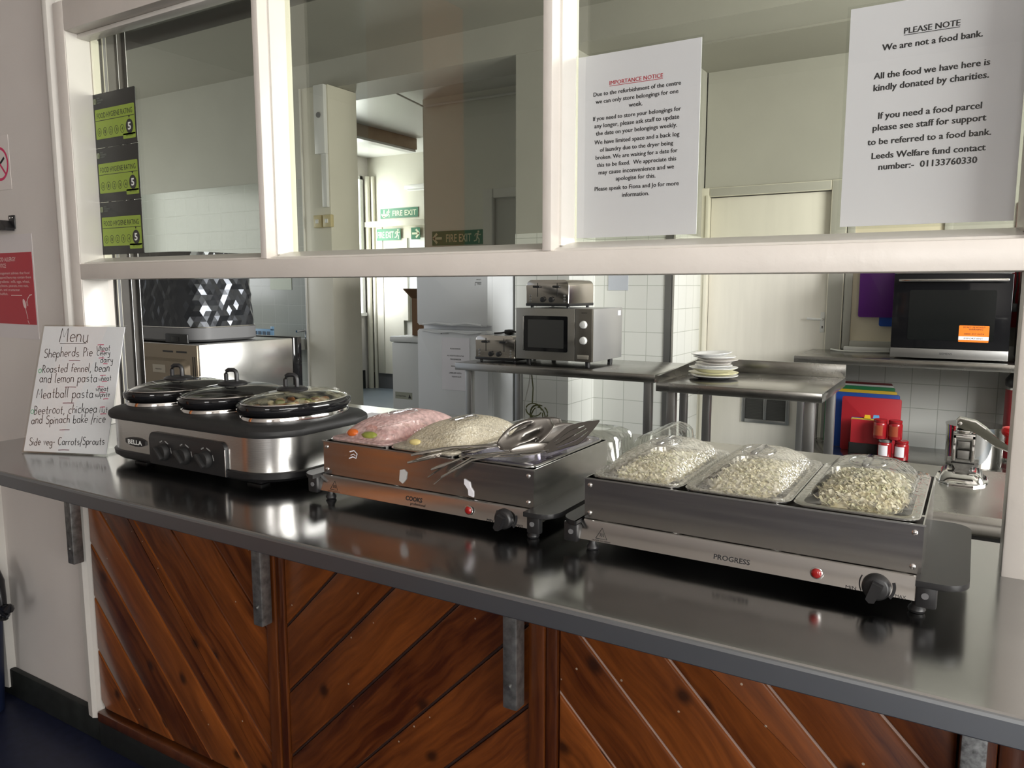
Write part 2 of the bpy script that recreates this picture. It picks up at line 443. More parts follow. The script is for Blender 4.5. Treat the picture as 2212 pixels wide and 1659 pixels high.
# ------------------------------------------------------------------ mesh builder
class MB:
    def __init__(self):
        self.bm = bmesh.new()
        self.mats = []

    def mi(self, m):
        if m not in self.mats:
            self.mats.append(m)
        return self.mats.index(m)

    def face(self, pts, m, smooth=False):
        vs = [self.bm.verts.new(p) for p in pts]
        f = self.bm.faces.new(vs)
        f.material_index = self.mi(m)
        f.smooth = smooth
        return f

    def box(self, x0, x1, y0, y1, z0, z1, m, bev=0.0, seg=2, xf=None):
        vs = [self.bm.verts.new((x, y, z)) for x in (x0, x1) for y in (y0, y1) for z in (z0, z1)]
        idx = [(0, 1, 3, 2), (4, 6, 7, 5), (0, 4, 5, 1), (2, 3, 7, 6), (0, 2, 6, 4), (1, 5, 7, 3)]
        fs = []
        for i in idx:
            f = self.bm.faces.new([vs[j] for j in i])
            f.material_index = self.mi(m)
            fs.append(f)
        if bev > 0:
            es = {e for f in fs for e in f.edges}
            r = bmesh.ops.bevel(self.bm, geom=list(es), offset=bev, segments=seg, affect='EDGES', profile=0.5)
            vs = list({v for f in r['faces'] for v in f.verts} | {v for v in vs if v.is_valid})
            for f in r['faces']:
                f.smooth = True
        if xf is not None:
            bmesh.ops.transform(self.bm, matrix=xf, verts=[v for v in vs if v.is_valid])
        return vs

    def loft(self, rings, m, cap0=True, cap1=True, smooth=True, closed=True):
        k = self.mi(m)
        vr = [[self.bm.verts.new(p) for p in r] for r in rings]
        n = len(rings[0])
        for a, b in zip(vr, vr[1:]):
            for i in range(n if closed else n - 1):
                j = (i + 1) % n
                f = self.bm.faces.new((a[i], a[j], b[j], b[i]))
                f.material_index = k
                f.smooth = smooth
        if cap0:
            f = self.bm.faces.new(list(reversed(vr[0])))
            f.material_index = k
        if cap1:
            f = self.bm.faces.new(vr[-1])
            f.material_index = k
        return vr

    def lathe(self, prof, c, m, seg=32, axis='z', sx=1.0, sy=1.0, cap0=True, cap1=True):
        rings = []
        for r, h in prof:
            ring = []
            for i in range(seg):
                a = 2 * pi * i / seg
                p, q = r * cos(a) * sx, r * sin(a) * sy
                if axis == 'z':
                    ring.append((c[0] + p, c[1] + q, c[2] + h))
                elif axis == 'y':
                    ring.append((c[0] + p, c[1] + h, c[2] - q))
                else:
                    ring.append((c[0] + h, c[1] + p, c[2] + q))
            rings.append(ring)
        return self.loft(rings, m, cap0, cap1)

    def cyl(self, p0, p1, r, m, seg=16, r1=None):
        return self.tube([p0, p1], r, m, seg, r1=r1)

    def tube(self, pts, r, m, seg=8, r1=None, flat=1.0, up=(0, 0, 1)):
        pts = [Vector(p) for p in pts]
        rings = []
        for i, p in enumerate(pts):
            d = (pts[min(i + 1, len(pts) - 1)] - pts[max(i - 1, 0)]).normalized()
            u = Vector(up)
            if abs(d.dot(u)) > 0.98:
                u = Vector((1, 0, 0))
            s = d.cross(u).normalized()
            t = s.cross(d).normalized()
            rr = r if not isinstance(r, (list, tuple)) else r[i]
            if r1 is not None:
                rr = r + (r1 - r) * i / (len(pts) - 1)
            rings.append([tuple(p + s * rr * cos(2 * pi * k / seg) + t * rr * flat * sin(2 * pi * k / seg)) for k in range(seg)])
        return self.loft(rings, m)

    def prism(self, poly, y0, y1, m, plane='xz', bev=0.0, smooth=False):
        """poly of 2D points extruded along the third axis"""
        def P(a, b, t):
            if plane == 'xz':
                return (a, t, b)
            if plane == 'xy':
                return (a, b, t)
            return (t, a, b)
        k = self.mi(m)
        f0 = [self.bm.verts.new(P(a, b, y0)) for a, b in poly]
        f1 = [self.bm.verts.new(P(a, b, y1)) for a, b in poly]
        fa = self.bm.faces.new(f0)
        fb = self.bm.faces.new(list(reversed(f1)))
        fs = [fa, fb]
        n = len(poly)
        for i in range(n):
            j = (i + 1) % n
            fs.append(self.bm.faces.new((f0[j], f0[i], f1[i], f1[j])))
        for f in fs:
            f.material_index = k
            f.smooth = False
        for f in fs[2:]:
            f.smooth = smooth
        if bev > 0:
            bmesh.ops.bevel(self.bm, geom=list(fa.edges), offset=bev, segments=2, affect='EDGES', profile=0.5)
        return fs

    def ball(self, c, rx, ry, rz, m, seg=16, rings=10, jit=0.0):
        k = self.mi(m)
        prof = []
        rr = []
        for i in range(1, rings):
            a = pi * i / rings
            rr.append([(c[0] + rx * sin(a) * cos(2 * pi * j / seg) * (1 + random.uniform(-jit, jit)),
                        c[1] + ry * sin(a) * sin(2 * pi * j / seg) * (1 + random.uniform(-jit, jit)),
                        c[2] - rz * cos(a) * (1 + random.uniform(-jit, jit))) for j in range(seg)])
        return self.loft(rr, m)

    def build(self, name, parent=None, base=None, sharp=40, xf=None):
        bm = self.bm
        if xf is not None:
            bmesh.ops.transform(bm, matrix=xf, verts=bm.verts[:])
        bmesh.ops.recalc_face_normals(bm, faces=bm.faces[:])
        me = bpy.data.meshes.new(name)
        if parent is not None:
            off = world_loc(parent)
        elif base is not None:
            off = Vector(base)
        else:
            xs = [v.co for v in bm.verts]
            off = Vector(((min(v.x for v in xs) + max(v.x for v in xs)) / 2, (min(v.y for v in xs) + max(v.y for v in xs)) / 2,
                          min(v.z for v in xs)))
        bmesh.ops.translate(bm, vec=-off, verts=bm.verts[:])
        bm.to_mesh(me)
        bm.free()
        for m in self.mats:
            me.materials.append(m)
        if sharp is not None:
            me.set_sharp_from_angle(angle=radians(sharp))
        o = bpy.data.objects.new(name, me)
        col.objects.link(o)
        if parent is not None:
            o.parent = parent
        else:
            o.location = off
        return o


def world_loc(o):
    v = Vector(o.location)
    while o.parent is not None:
        o = o.parent
        v += Vector(o.location)
    return v


def tag(o, label=None, cat=None, group=None, kind=None):
    if label:
        o['label'] = label
    if cat:
        o['category'] = cat
    if group:
        o['group'] = group
    if kind:
        o['kind'] = kind
    return o


def thing(name, loc, label, cat, group=None, kind=None):
    o = bpy.data.objects.new(name, None)
    o.empty_display_size = 0.05
    o.location = loc
    col.objects.link(o)
    return tag(o, label, cat, group, kind)


def structure(o, label=None, cat=None):
    return tag(o, label, cat, None, 'structure')


def rrect(x0, x1, y0, y1, r, z, n=6):
    r = min(r, (x1 - x0) / 2 - 1e-5, (y1 - y0) / 2 - 1e-5)
    pts = []
    for cx, cy, a0 in ((x1 - r, y1 - r, 0), (x0 + r, y1 - r, 90), (x0 + r, y0 + r, 180), (x1 - r, y0 + r, 270)):
        for i in range(n + 1):
            a = radians(a0 + 90.0 * i / n)
            pts.append((cx + r * cos(a), cy + r * sin(a), z))
    return pts


def rrect2(a0, a1, b0, b1, r, n=5):
    return [(p[0], p[1]) for p in rrect(a0, a1, b0, b1, r, 0, n)]


# ------------------------------------------------------------------ writing
_tcache = {}


def text_data(s, bold=0.0):
    key = (s, bold)
    if key in _tcache:
        return _tcache[key]
    cu = bpy.data.curves.new('t', 'FONT')
    cu.body = s
    cu.size = 1.0
    cu.offset = bold
    cu.resolution_u = 2
    ob = bpy.data.objects.new('t', cu)
    col.objects.link(ob)
    dg = bpy.context.evaluated_depsgraph_get()
    me = bpy.data.meshes.new_from_object(ob.evaluated_get(dg))
    vs = [(v.co.x, v.co.y) for v in me.vertices]
    fs = [tuple(p.vertices) for p in me.polygons]
    bpy.data.objects.remove(ob)
    bpy.data.curves.remove(cu)
    bpy.data.meshes.remove(me)
    _tcache[key] = (vs, fs)
    return vs, fs


def put_text(mb, s, p0, p1, up, m, nrm, lift=0.0004, bold=0.0, height=None, ysc=1.0):
    """text whose baseline runs from p0 to p1 (fits the width), up = unit vector of the letter height"""
    vs, fs = text_data(s, bold)
    if not vs:
        return
    a = min(v[0] for v in vs)
    b = max(v[0] for v in vs)
    p0, p1, up, nrm = Vector(p0), Vector(p1), Vector(up), Vector(nrm)
    L = (p1 - p0).length
    ex = (p1 - p0).normalized()
    k = L / (b - a)
    ky = k * ysc
    if height:
        ky = height / 0.72
    k_i = mb.mi(m)
    bv = [mb.bm.verts.new(p0 + ex * (x - a) * k + up * y * ky + nrm * lift) for x, y in vs]
    for f in fs:
        try:
            ff = mb.bm.faces.new([bv[i] for i in f])
            ff.material_index = k_i
        except ValueError:
            pass


def ribbon(mb, pts, width, m, O, ex, ey, nrm, lift=0.0004):
    """a pen stroke: pts are 2D points in the sheet's own axes"""
    k = mb.mi(m)
    L = []
    n = len(pts)
    for i in range(n):
        ax, ay = pts[max(0, i - 1)]
        bx, by = pts[min(n - 1, i + 1)]
        dx, dy = bx - ax, by - ay
        l = math.hypot(dx, dy) or 1
        nx, ny = -dy / l * width / 2, dx / l * width / 2
        x, y = pts[i]
        L.append((mb.bm.verts.new(O + ex * (x + nx) + ey * (y + ny) + nrm * lift),
                  mb.bm.verts.new(O + ex * (x - nx) + ey * (y - ny) + nrm * lift)))
    for a, b in zip(L, L[1:]):
        f = mb.bm.faces.new((a[0], b[0], b[1], a[1]))
        f.material_index = k


def arc(cx, cy, rx, ry, a0, a1, n=10):
    return [(cx + rx * cos(radians(a0 + (a1 - a0) * i / n)), cy + ry * sin(radians(a0 + (a1 - a0) * i / n))) for i in range(n + 1)]


GL = {
    'a': ([arc(.4, .5, .4, .5, 40, 400, 14), [(.8, 1), (.8, .15), (.95, 0)]], .95),
    'b': ([[(0, 2), (0, 0)], arc(.4, .5, .4, .5, 180, -180, 14)], .85),
    'c': ([arc(.45, .5, .45, .5, 50, 310, 12)], .8),
    'd': ([arc(.4, .5, .4, .5, 40, 400, 14), [(.8, 2), (.8, .1), (.92, 0)]], .92),
    'e': ([[(.03, .5), (.8, .55)] + arc(.42, .5, .4, .5, 10, 310, 12)], .8),
    'f': ([arc(.5, 1.6, .28, .35, 30, 180, 6) + [(.22, 0)], [(0, .95), (.6, 1)]], .6),
    'g': ([arc(.4, .5, .4, .5, 40, 400, 14), [(.8, 1), (.8, -.4)] + arc(.4, -.4, .4, .4, 0, -150, 8)], .9),
    'h': ([[(0, 2), (0, 0)], [(0, .5)] + arc(.35, .6, .35, .4, 170, 0, 8) + [(.7, 0)]], .75),
    'i': ([[(0, 1), (0, .05), (.08, 0)], [(0, 1.5), (.04, 1.4)]], .2),
    'k': ([[(0, 2), (0, 0)], [(.6, 1), (0, .42)], [(.2, .58), (.7, 0)]], .72),
    'l': ([[(0, 2), (0, .15), (.15, 0)]], .25),
    'm': ([[(0, 1), (0, 0)], [(0, .5)] + arc(.3, .6, .3, .4, 170, 0, 8) + [(.6, 0)], [(.6, .5)] + arc(.9, .6, .3, .4, 170, 0, 8) + [(1.2, 0)]], 1.25),
    'n': ([[(0, 1), (0, 0)], [(0, .5)] + arc(.35, .6, .35, .4, 170, 0, 8) + [(.7, .1), (.8, 0)]], .8),
    'o': ([arc(.42, .5, .42, .5, 90, 450, 14)], .84),
    'p': ([[(0, 1), (0, -.9)], arc(.4, .5, .4, .5, 180, -180, 14)], .82),
    'r': ([[(0, 1), (0, 0)], [(0, .5)] + arc(.35, .55, .35, .42, 170, 50, 8)], .62),
    's': ([arc(.35, .75, .3, .25, 40, 270, 8) + arc(.35, .25, .33, .25, 80, -140, 8)], .72),
    't': ([[(.3, 1.7), (.3, .2)] + arc(.5, .2, .2, .2, 180, 290, 5), [(0, 1), (.62, 1)]], .68),
    'u': ([[(0, 1), (0, .4)] + arc(.35, .4, .35, .4, 180, 350, 8) + [(.7, 1), (.7, .1), (.82, 0)]], .85),
    'v': ([[(0, 1), (.35, 0), (.7, 1)]], .72),
    'w': ([[(0, 1), (.25, 0), (.5, .7), (.75, 0), (1, 1)]], 1.0),
    'y': ([[(0, 1), (.05, .5), (.35, .25), (.7, .5)], [(.72, 1), (.68, -.4)] + arc(.36, -.5, .33, .4, 0, -140, 6)], .78),
    'M': ([[(0, 0), (.2, 1.9), (.65, .7), (1.15, 1.9), (1.3, 0)]], 1.4),
    'S': ([arc(.5, 1.45, .42, .42, 40, 260, 9) + arc(.45, .5, .48, .5, 80, -150, 9)], .98),
    'P': ([[(.1, 1.9), (.1, 0)], [(0, 1.8)] + arc(.25, 1.4, .55, .48, 95, -110, 10)], .85),
    'R': ([[(.1, 1.9), (.1, 0)], [(0, 1.8)] + arc(.25, 1.4, .5, .48, 95, -100, 10) + [(.95, 0)]], .98),
    'B': ([[(.1, 1.9), (.1, 0)], [(0, 1.85)] + arc(.2, 1.42, .55, .45, 90, -90, 8) + arc(.2, .48, .65, .5, 90, -95, 8)], .92),
    'C': ([arc(.6, .95, .6, .95, 50, 310, 14)], 1.05),
    'N': ([[(0, 0), (.05, 1.6), (.8, 0), (.85, 1.7)]], .95),
    'W': ([[(0, 1.6), (.3, 0), (.6, 1.1), (.9, 0), (1.2, 1.6)]], 1.2),
    '/': ([[(0, -.5), (.45, 2)]], .5),
    '-': ([[(0, .6), (.5, .62)]], .55),
    ',': ([[(.1, .12), (0, -.4)]], .25),
    ' ': ([], .55),
}


def handwrite(mb, s, p0, p1, m, O, ex, ey, nrm, width, hs=1.0):
    """handwritten line from p0 to p1 in sheet coordinates"""
    adv = sum(GL[c][1] + .28 for c in s) - .28
    L = math.hypot(p1[0] - p0[0], p1[1] - p0[1])
    k = L / adv
    dx, dy = (p1[0] - p0[0]) / L, (p1[1] - p0[1]) / L
    x = 0.0
    for c in s:
        jy = random.uniform(-.10, .10)
        js = random.uniform(.93, 1.07)
        for pl in GL[c][0]:
            q = []
            for (a, b) in pl:
                a2 = (x + a) * k
                b2 = (b * js + jy) * k * hs
                q.append((p0[0] + dx * a2 - dy * b2, p0[1] + dy * a2 + dx * b2))
            ribbon(mb, q, width, m, O, ex, ey, nrm)
        x += GL[c][1] + .28


VX, VZ, VN = Vector((1, 0, 0)), Vector((0, 0, 1)), Vector((0, -1, 0))

# ================================================================== THE SETTING
ZC = 0.95          # serving counter top
CEIL = 2.965

mb = MB(); mb.box(-5.0, 2.6, -4.0, 1.185, -0.06, 0.0, NAVY)
structure(mb.build('floor'))
mb = MB(); mb.box(-7.4, 2.6, 1.185, 4.3, -0.06, 0.0, mat('grey_lino', (0.22, 0.22, 0.21), 0.4, var=.08, vscale=3))
structure(mb.build('floor_kitchen'))
mb = MB(); mb.box(-7.4, 2.6, 4.3, 7.9, -0.06, 0.0, BLUEFLOOR)
structure(mb.build('floor_passage'))
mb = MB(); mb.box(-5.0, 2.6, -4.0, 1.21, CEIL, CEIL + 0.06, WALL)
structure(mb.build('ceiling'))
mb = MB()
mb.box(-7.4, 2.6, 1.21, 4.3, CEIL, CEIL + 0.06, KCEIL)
mb.box(-7.4, -2.58, 4.3, 7.9, CEIL, CEIL + 0.06, WHITEP)
mb.box(-2.58, 2.6, 4.6765, 5.4, 2.752, 2.80, KCEIL)
structure(mb.build('ceiling_kitchen'))

# hatch wall
mb = MB()
mb.box(-5.0, -2.10, 1.185, 1.24, 0, CEIL, WALL)
mb.box(-2.10, 0.125, 1.185, 1.24, 0, 0.90, WALL)
mb.box(-2.10, 0.125, 1.185, 1.24, 2.03, CEIL, WALL)
structure(mb.build('wall_front'))
mb = MB(); mb.box(0.125, 2.6, 1.185, 1.24, 0.9505, CEIL, WALL)
structure(mb.build('wall_front_right'))
mb = MB(); mb.box(0.125, 2.6, 1.185, 1.24, 0, 0.90, WALL)
structure(mb.build('wall_front_base'))
# dining room behind the camera
mb = MB(); mb.box(-5.06, -5.0, -4.0, 1.24, 0, CEIL, DWALL)
structure(mb.build('wall_left'))
mb = MB()
mb.box(-5.0, 2.6, -4.06, -4.0, 0, CEIL, DWALL)
structure(mb.build('wall_back'))
mb = MB(); mb.box(2.6, 2.66, -4.06, 1.24, 0, CEIL, DWALL)
structure(mb.build('wall_right'))
for k, (x, y0, y1, z0, z1, ax) in enumerate(((2.6, -1.83, 0.73, 0.88, 2.62, 'x'), (-4.0, 0.78, 1.92, 0.98, 2.52, 'y'),  # the rear entry is an assumed window around the rear fill
                                              (1.85, 2.12, 4.08, 1.18, 2.52, 'x'))):
    mb = MB()
    s = -1 if ax == 'x' else 1

    def fbox(a0, a1, b0, b1, m, t):
        if ax == 'x':
            mb.box(x - t, x, a0, a1, b0, b1, m)
        else:
            mb.box(a0, a1, x, x + t, b0, b1, m)
    fbox(y0 - .06, y0, z0 - .06, z1 + .06, WHITE, .05)
    fbox(y1, y1 + .06, z0 - .06, z1 + .06, WHITE, .05)
    fbox(y0, y1, z0 - .06, z0, WHITE, .05)
    fbox(y0, y1, z1, z1 + .06, WHITE, .05)
    fbox((y0 + y1) / 2 - .02, (y0 + y1) / 2 + .02, z0, z1, WHITE, .012)
    fbox(y0, y1, z0, z1, PANE, .006)
    structure(mb.build('window_%d' % (k + 4)))
# orange painted pillar in the dining room, seen in the steel and in the glass
mb = MB(); mb.box(-3.16, -2.74, -1.55, -1.15, 0.0, CEIL, ORPILLAR, 0.01)
structure(mb.build('trim_pillar'))

# low white wall finish and black skirting left of the wood, white corner trims
mb = MB(); mb.box(-4.9, -2.1, 1.166, 1.185, 0.0, 0.092, DKRUBBER, 0.004)
mb.box(-2.1, 2.55, 1.158, 1.185, 0.0, 0.075, DKRUBBER, 0.004)
structure(mb.build('baseboard_front'))
mb = MB()
pts = [(-2.146, 1.185), (-2.146, 1.162), (-2.138, 1.152), (-2.112, 1.148), (-2.100, 1.156), (-2.097, 1.185)]
mb.prism(pts, 0.085, 0.925, WHITE, 'xy', smooth=True)
structure(mb.build('trim_1'))
mb = MB()
mb.prism([(-2.70, 1.185), (-2.70, 1.155), (-2.66, 1.150), (-2.612, 1.16), (-2.61, 1.185)], 0.03, 0.93, WHITE, 'xy', smooth=True)
structure(mb.build('trim_2'))
# moulded architrave around the hatch frame
mb = MB()
prof = [(-2.155, 1.185), (-2.152, 1.170), (-2.118, 1.160), (-2.108, 1.150), (-2.094, 1.143), (-2.088, 1.136), (-2.076, 1.133), (-2.066, 1.136),
        (-2.062, 1.143), (-2.048, 1.150), (-2.045, 1.185)]
mb.prism(prof, ZC, 2.10, WHITE, 'xy', smooth=True)
structure(mb.build('trim_3'), None)

# ------------------------------------------------------------------ window_1 : the glazed hatch screen
win = thing('window_1', (-0.95, 1.14, 1.34), 'white painted timber screen of three panes above the serving hatch', 'window', None, 'structure')
YF, YB = 1.14, 1.228
mb = MB()
mb.box(-2.047, -2.002, YF, YB, ZC, 2.03, FRAMEW, .003)
mb.box(0.047, 0.125, YF, YB, ZC - .002, 2.03, FRAMEW, .003)
mb.box(-2.002, 0.047, YF, YB, 1.957, 2.03, FRAMEW, .003)
mb.build('frame', win)
mb = MB(); mb.box(-2.004, 0.048, YF, YB, 1.340, 1.380, FRAMEW, .0025)
mb.build('transom', win)
# white reveals where the gloss paint catches the window light
for x0, x1 in ((-1.318, -1.300), (-0.632, -0.6145)):
    mb = MB(); mb.box(x0, x1, YF, YB, 1.380, 1.957, FRAMEW, .002)
    mb.build('mullion', win)
panes = ((-2.002, -1.318), (-1.300, -0.632), (-0.6145, 0.047))
for x0, x1 in panes:
    mb = MB()
    b = .0115
    mb.prism([(YF + .012, 1.380), (YF + .012, 1.384), (1.198, 1.3965), (1.205, 1.3965), (1.205, 1.380)], x0, x1, WHITE, 'yz')
    mb.box(x0, x1, 1.172, 1.204, 1.946, 1.957, WHITE, .002)
    if x0 > -1.9:
        mb.prism([(x0, 1.168), (x0 + .004, 1.168), (x0 + b, 1.200), (x0 + b, 1.205), (x0, 1.205)], 1.39, 1.947, WHITE, 'xy')
    mb.prism([(x1, 1.168), (x1 - .004, 1.168), (x1 - b, 1.200), (x1 - b, 1.205), (x1, 1.205)], 1.39, 1.947, WHITE, 'xy')
    mb.build('glazing_bead', win)
    mb = MB(); mb.box(x0 + .004, x1 - .004, 1.2062, 1.2102, 1.384, 1.953, GLASS)
    mb.build('pane', win)
    mb = MB()
    mb.box(x0 + .0005, x0 + .0045, 1.2055, 1.226, 1.384, 1.953, CREAM)
    mb.build('putty_line', win)
# jamb linings of the open hatch
mb = MB()
mb.box(-2.0030, -2.0005, 1.1425, 1.2125, ZC, 1.3395, WHITE, .0005)
mb.box(-2.0030, -2.0005, 1.1425, 1.204, 1.382, 1.955, WHITE, .0005)
mb.build('jamb_lining', win)

# roller shutter on the kitchen side
sh = thing('roller_shutter', (-0.9, 1.4, 2.1), 'dark metal roller shutter housing and side guide behind the hatch screen', 'shutter')
mb = MB()
mb.box(-2.06, -2.004, 1.2145, 1.223, ZC + .001, 2.2, CREAM, .001)
mb.box(-2.06, -2.010, 1.223, 1.238, ZC + .001, 2.2, DARKMET)
mb.box(-2.06, -2.002, 1.238, 1.250, ZC + .001, 2.2, GREYP, .002)
mb.box(-2.06, -2.009, 1.250, 1.279, ZC + .001, 2.2, DARKMET)
mb.box(-2.06, -2.002, 1.279, 1.2802, ZC + .001, 2.2, LEG_STEEL)
mb.box(-2.06, -2.014, 1.282, 1.303, ZC + .001, 2.2, DARKMET)
mb.box(-2.06, -2.002, 1.303, 1.3045, ZC + .001, 2.2, LEG_STEEL)
mb.build('guide_rail', sh)
mb = MB()
ring = [(1.25 + .28 * t, 0) for t in (0, 1)]
mb.prism([(1.245, 2.045), (1.40, 2.012), (1.46, 2.025), (1.50, 2.08), (1.50, 2.33), (1.25, 2.40)], -2.25, 0.3, DARKMET, 'yz', smooth=True)
mb.box(-2.0, 0.2, 1.3, 1.33, 2.005, 2.045, DARKMET, .005)
mb.build('roller_housing', sh)

# ------------------------------------------------------------------ kitchen shell
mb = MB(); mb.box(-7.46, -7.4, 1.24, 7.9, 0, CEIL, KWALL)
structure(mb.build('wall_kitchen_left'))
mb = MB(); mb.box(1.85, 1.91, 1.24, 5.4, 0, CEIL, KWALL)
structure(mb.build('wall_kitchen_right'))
mb = MB()
mb.box(-7.4, -4.30, 4.30, 4.42, 0, 2.765, KWALL)
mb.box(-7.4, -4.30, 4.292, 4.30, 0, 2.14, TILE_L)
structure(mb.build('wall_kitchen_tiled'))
mb = MB()
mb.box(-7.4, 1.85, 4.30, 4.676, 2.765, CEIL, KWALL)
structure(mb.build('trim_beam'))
mb = MB()
mb.box(-4.36, -4.09, 4.20, 4.50, 0, 2.764, CREAM, .006)
mb.box(-4.372, -4.36, 4.19, 4.30, 0, 2.764, WHITEP, .003)
structure(mb.build('trim_column'))
mb = MB()
mb.box(-4.20, -4.10, 4.165, 4.20, 2.28, 2.76, WHITEP, .004)
mb.box(-4.15, -4.10, 4.175, 4.20, 1.9, 2.28, WHITEP, .004)
mb.cyl((-4.15, 4.165, 2.55), (-4.15, 4.158, 2.55), .02, GREYP)
tag(mb.build('cable_trunking'), 'white cable trunking box high on the cream column', 'trunking')
for k, (x, y) in enumerate(((-4.20, 4.19), (-4.10, 4.185))):
    t = thing('light_switch', (x, y, 1.80), ('left' if k == 0 else 'right') + ' one of two ivory switches on the cream column', 'switch', 'ivory switches on the column')
    mb = MB(); mb.box(x - .04, x + .04, y - .02, y + .012, 1.755, 1.845, IVORY, .004)
    mb.build('back_box', t)
    mb = MB(); mb.box(x - .014, x + .014, y - .027, y - .019, 1.785, 1.815, WHITEP, .003)
    mb.build('rocker', t)
# pier with the step and the tiled return
mb = MB()
mb.box(-2.58, -2.197, 4.308, 4.70, 0, 2.765, KWALL)
mb.box(-2.58, -2.197, 4.30, 4.308, 0, 1.66, TILE_X)
mb.box(-2.197, -2.189, 4.30, 4.676, 0, 1.66, TILE_Y)
structure(mb.build('wall_pier'))
mb = MB()
mb.box(-2.20, -1.663, 4.684, 5.29, 0, 2.752, KWALL)
mb.box(-2.189, -1.663, 4.676, 4.684, 0, 1.66, TILE_X)
mb.box(-1.663, -1.655, 4.676, 5.29, 0, 1.66, TILE_Y)
structure(mb.build('wall_return'))
mb = MB()
mb.box(-1.70, -1.652, 4.670, 4.676, 0.0, 1.70, LEG_STEEL)
mb.box(-1.655, -1.650, 4.670, 4.705, 0.0, 1.70, LEG_STEEL)
tag(mb.build('corner_guard'), 'steel corner guard strip on tiled wall edge left of the cream door', 'corner guard')
# door wall
mb = MB()
mb.box(-1.655, -1.625, 5.29, 5.40, 0, 2.752, KWALL)
mb.box(-1.625, -0.825, 5.29, 5.40, 1.935, 2.752, KWALL)
mb.box(-0.825, 1.85, 5.29, 5.40, 0, 2.752, KWALL)
mb.box(-0.72, 1.85, 5.282, 5.29, 0, 0.98, TILE_X)
structure(mb.build('wall_rear'))
dr = thing('door_1', (-1.22, 5.31, 0), 'cream flush kitchen door with lever handle and vent grille', 'door', None, 'structure')
mb = MB(); mb.box(-1.612, -0.835, 5.30, 5.34, 0.02, 1.925, DOORP, .003)
mb.build('door_leaf', dr)
mb = MB()
mb.box(-1.69, -1.614, 5.255, 5.289, 0, 1.99, CREAM, .006)
mb.box(-1.635, -1.612, 5.245, 5.30, 0, 1.94, CREAM, .004)
mb.box(-0.834, -0.735, 5.255, 5.289, 0, 1.99, KWALL, .006)
mb.box(-1.612, -0.836, 5.256, 5.289, 1.928, 1.988, KWALL, .004)
mb.build('door_frame', dr)
mb = MB()
mb.box(-0.870, -0.842, 5.292, 5.30, 1.030, 1.160, WHITEP, .003)
mb.cyl((-0.857, 5.30, 1.115), (-0.857, 5.255, 1.115), .008, WHITEP)
mb.tube([(-0.857, 5.255, 1.115), (-0.90, 5.252, 1.116), (-0.945, 5.257, 1.119)], .008, WHITEP)
mb.box(-0.859, -0.853, 5.291, 5.293, 1.055, 1.072, BLACK)
mb.build('door_handle', dr)
mb = MB()
for (a0, a1, b0, b1) in ((-1.352, -1.328, .40, .66), (-1.06, -1.036, .40, .66), (-1.328, -1.06, .40, .424), (-1.328, -1.06, .636, .66), (-1.205, -1.185, .424, .636)):
    mb.box(a0, a1, 5.286, 5.30, b0, b1, LEG_STEEL, .002)
for i in range(21):
    z = .43 + i * .01
    mb.box(-1.328, -1.06, 5.292, 5.299, z, z + .005, VENTD)
mb.box(-1.328, -1.06, 5.296, 5.2995, .424, .636, VENTD)
mb.build('vent_grille', dr)
# serving window right of the door
w2 = thing('window_2', (-0.5, 5.27, 0.95), 'small cream framed window right of the kitchen door', 'window', None, 'structure')
mb = MB()
for (a0, a1, b0, b1) in ((-0.73, -0.685, .93, 1.75), (-0.20, -0.155, .93, 1.75), (-0.685, -0.20, .93, .985), (-0.685, -0.20, 1.70, 1.75)):
    mb.box(a0, a1, 5.255, 5.282, b0, b1, KWALL, .004)
mb.build('window_frame', w2)
mb = MB(); mb.box(-0.685, -0.20, 5.274, 5.281, .985, 1.70, mat('window_two_pane', (0.75, 0.68, 0.52), 0.3))
mb.build('pane', w2)

# passage beyond the opening
SIGNW = mat('passage_grey_paint', (.80, .80, .74), .6)
mb = MB()
mb.box(-4.33, -3.58, 5.62, 5.74, 0, CEIL, SIGNW)
mb.box(-3.58, -2.72, 5.62, 5.74, 2.08, CEIL, SIGNW)
mb.box(-2.72, -1.9, 5.62, 5.74, 0, CEIL, SIGNW)
structure(mb.build('wall_passage'))
mb = MB(); mb.box(-1.95, -1.9, 5.40, 7.9, 0, CEIL, KWALL)
mb.box(-1.95, 1.91, 5.40, 5.46, 0, CEIL, KWALL)
structure(mb.build('wall_passage_right'))
dp = thing('door_3', (-3.15, 5.62, 0), 'white framed door on the grey passage wall', 'door', None, 'structure')
mb = MB()
mb.box(-3.68, -3.58, 5.59, 5.62, 0, 2.15, WHITEP, .008)
mb.box(-3.61, -3.575, 5.575, 5.62, 0, 2.08, WHITEP, .006)
mb.box(-3.574, -2.722, 5.591, 5.62, 2.07, 2.148, WHITEP, .006)
mb.box(-2.72, -2.62, 5.59, 5.62, 0, 2.15, WHITEP, .008)
mb.build('door_frame', dp)
mb = MB(); mb.box(-3.575, -2.725, 5.63, 5.66, 0.01, 2.07, FREEZG, .003)
mb.build('door_leaf', dp)
PASSW = mat('passage_paint', (.70, .685, .60), .6)
mb = MB(); mb.box(-7.0, -1.9, 7.70, 7.80, 0, CEIL, PASSW)
mb.box(-6.80, -5.0, 7.685, 7.70, 0, 0.20, GREYP)
structure(mb.build('wall_far'))
mb = MB(); mb.box(-6.94, -6.84, 4.42, 7.70, 0, CEIL, WALL)
mb.box(-6.84, -6.82, 4.5, 7.55, 0, 0.24, BLACKM)
structure(mb.build('wall_passage_left'))
w3 = thing('window_3', (-6.84, 7.3, 1.02), 'bright window at the end of the passage', 'window', None, 'structure')
mb = MB()
mb.box(-6.84, -6.815, 6.98, 7.03, .98, 2.72, WHITEP)
mb.box(-6.84, -6.815, 7.53, 7.58, .98, 2.72, WHITEP)
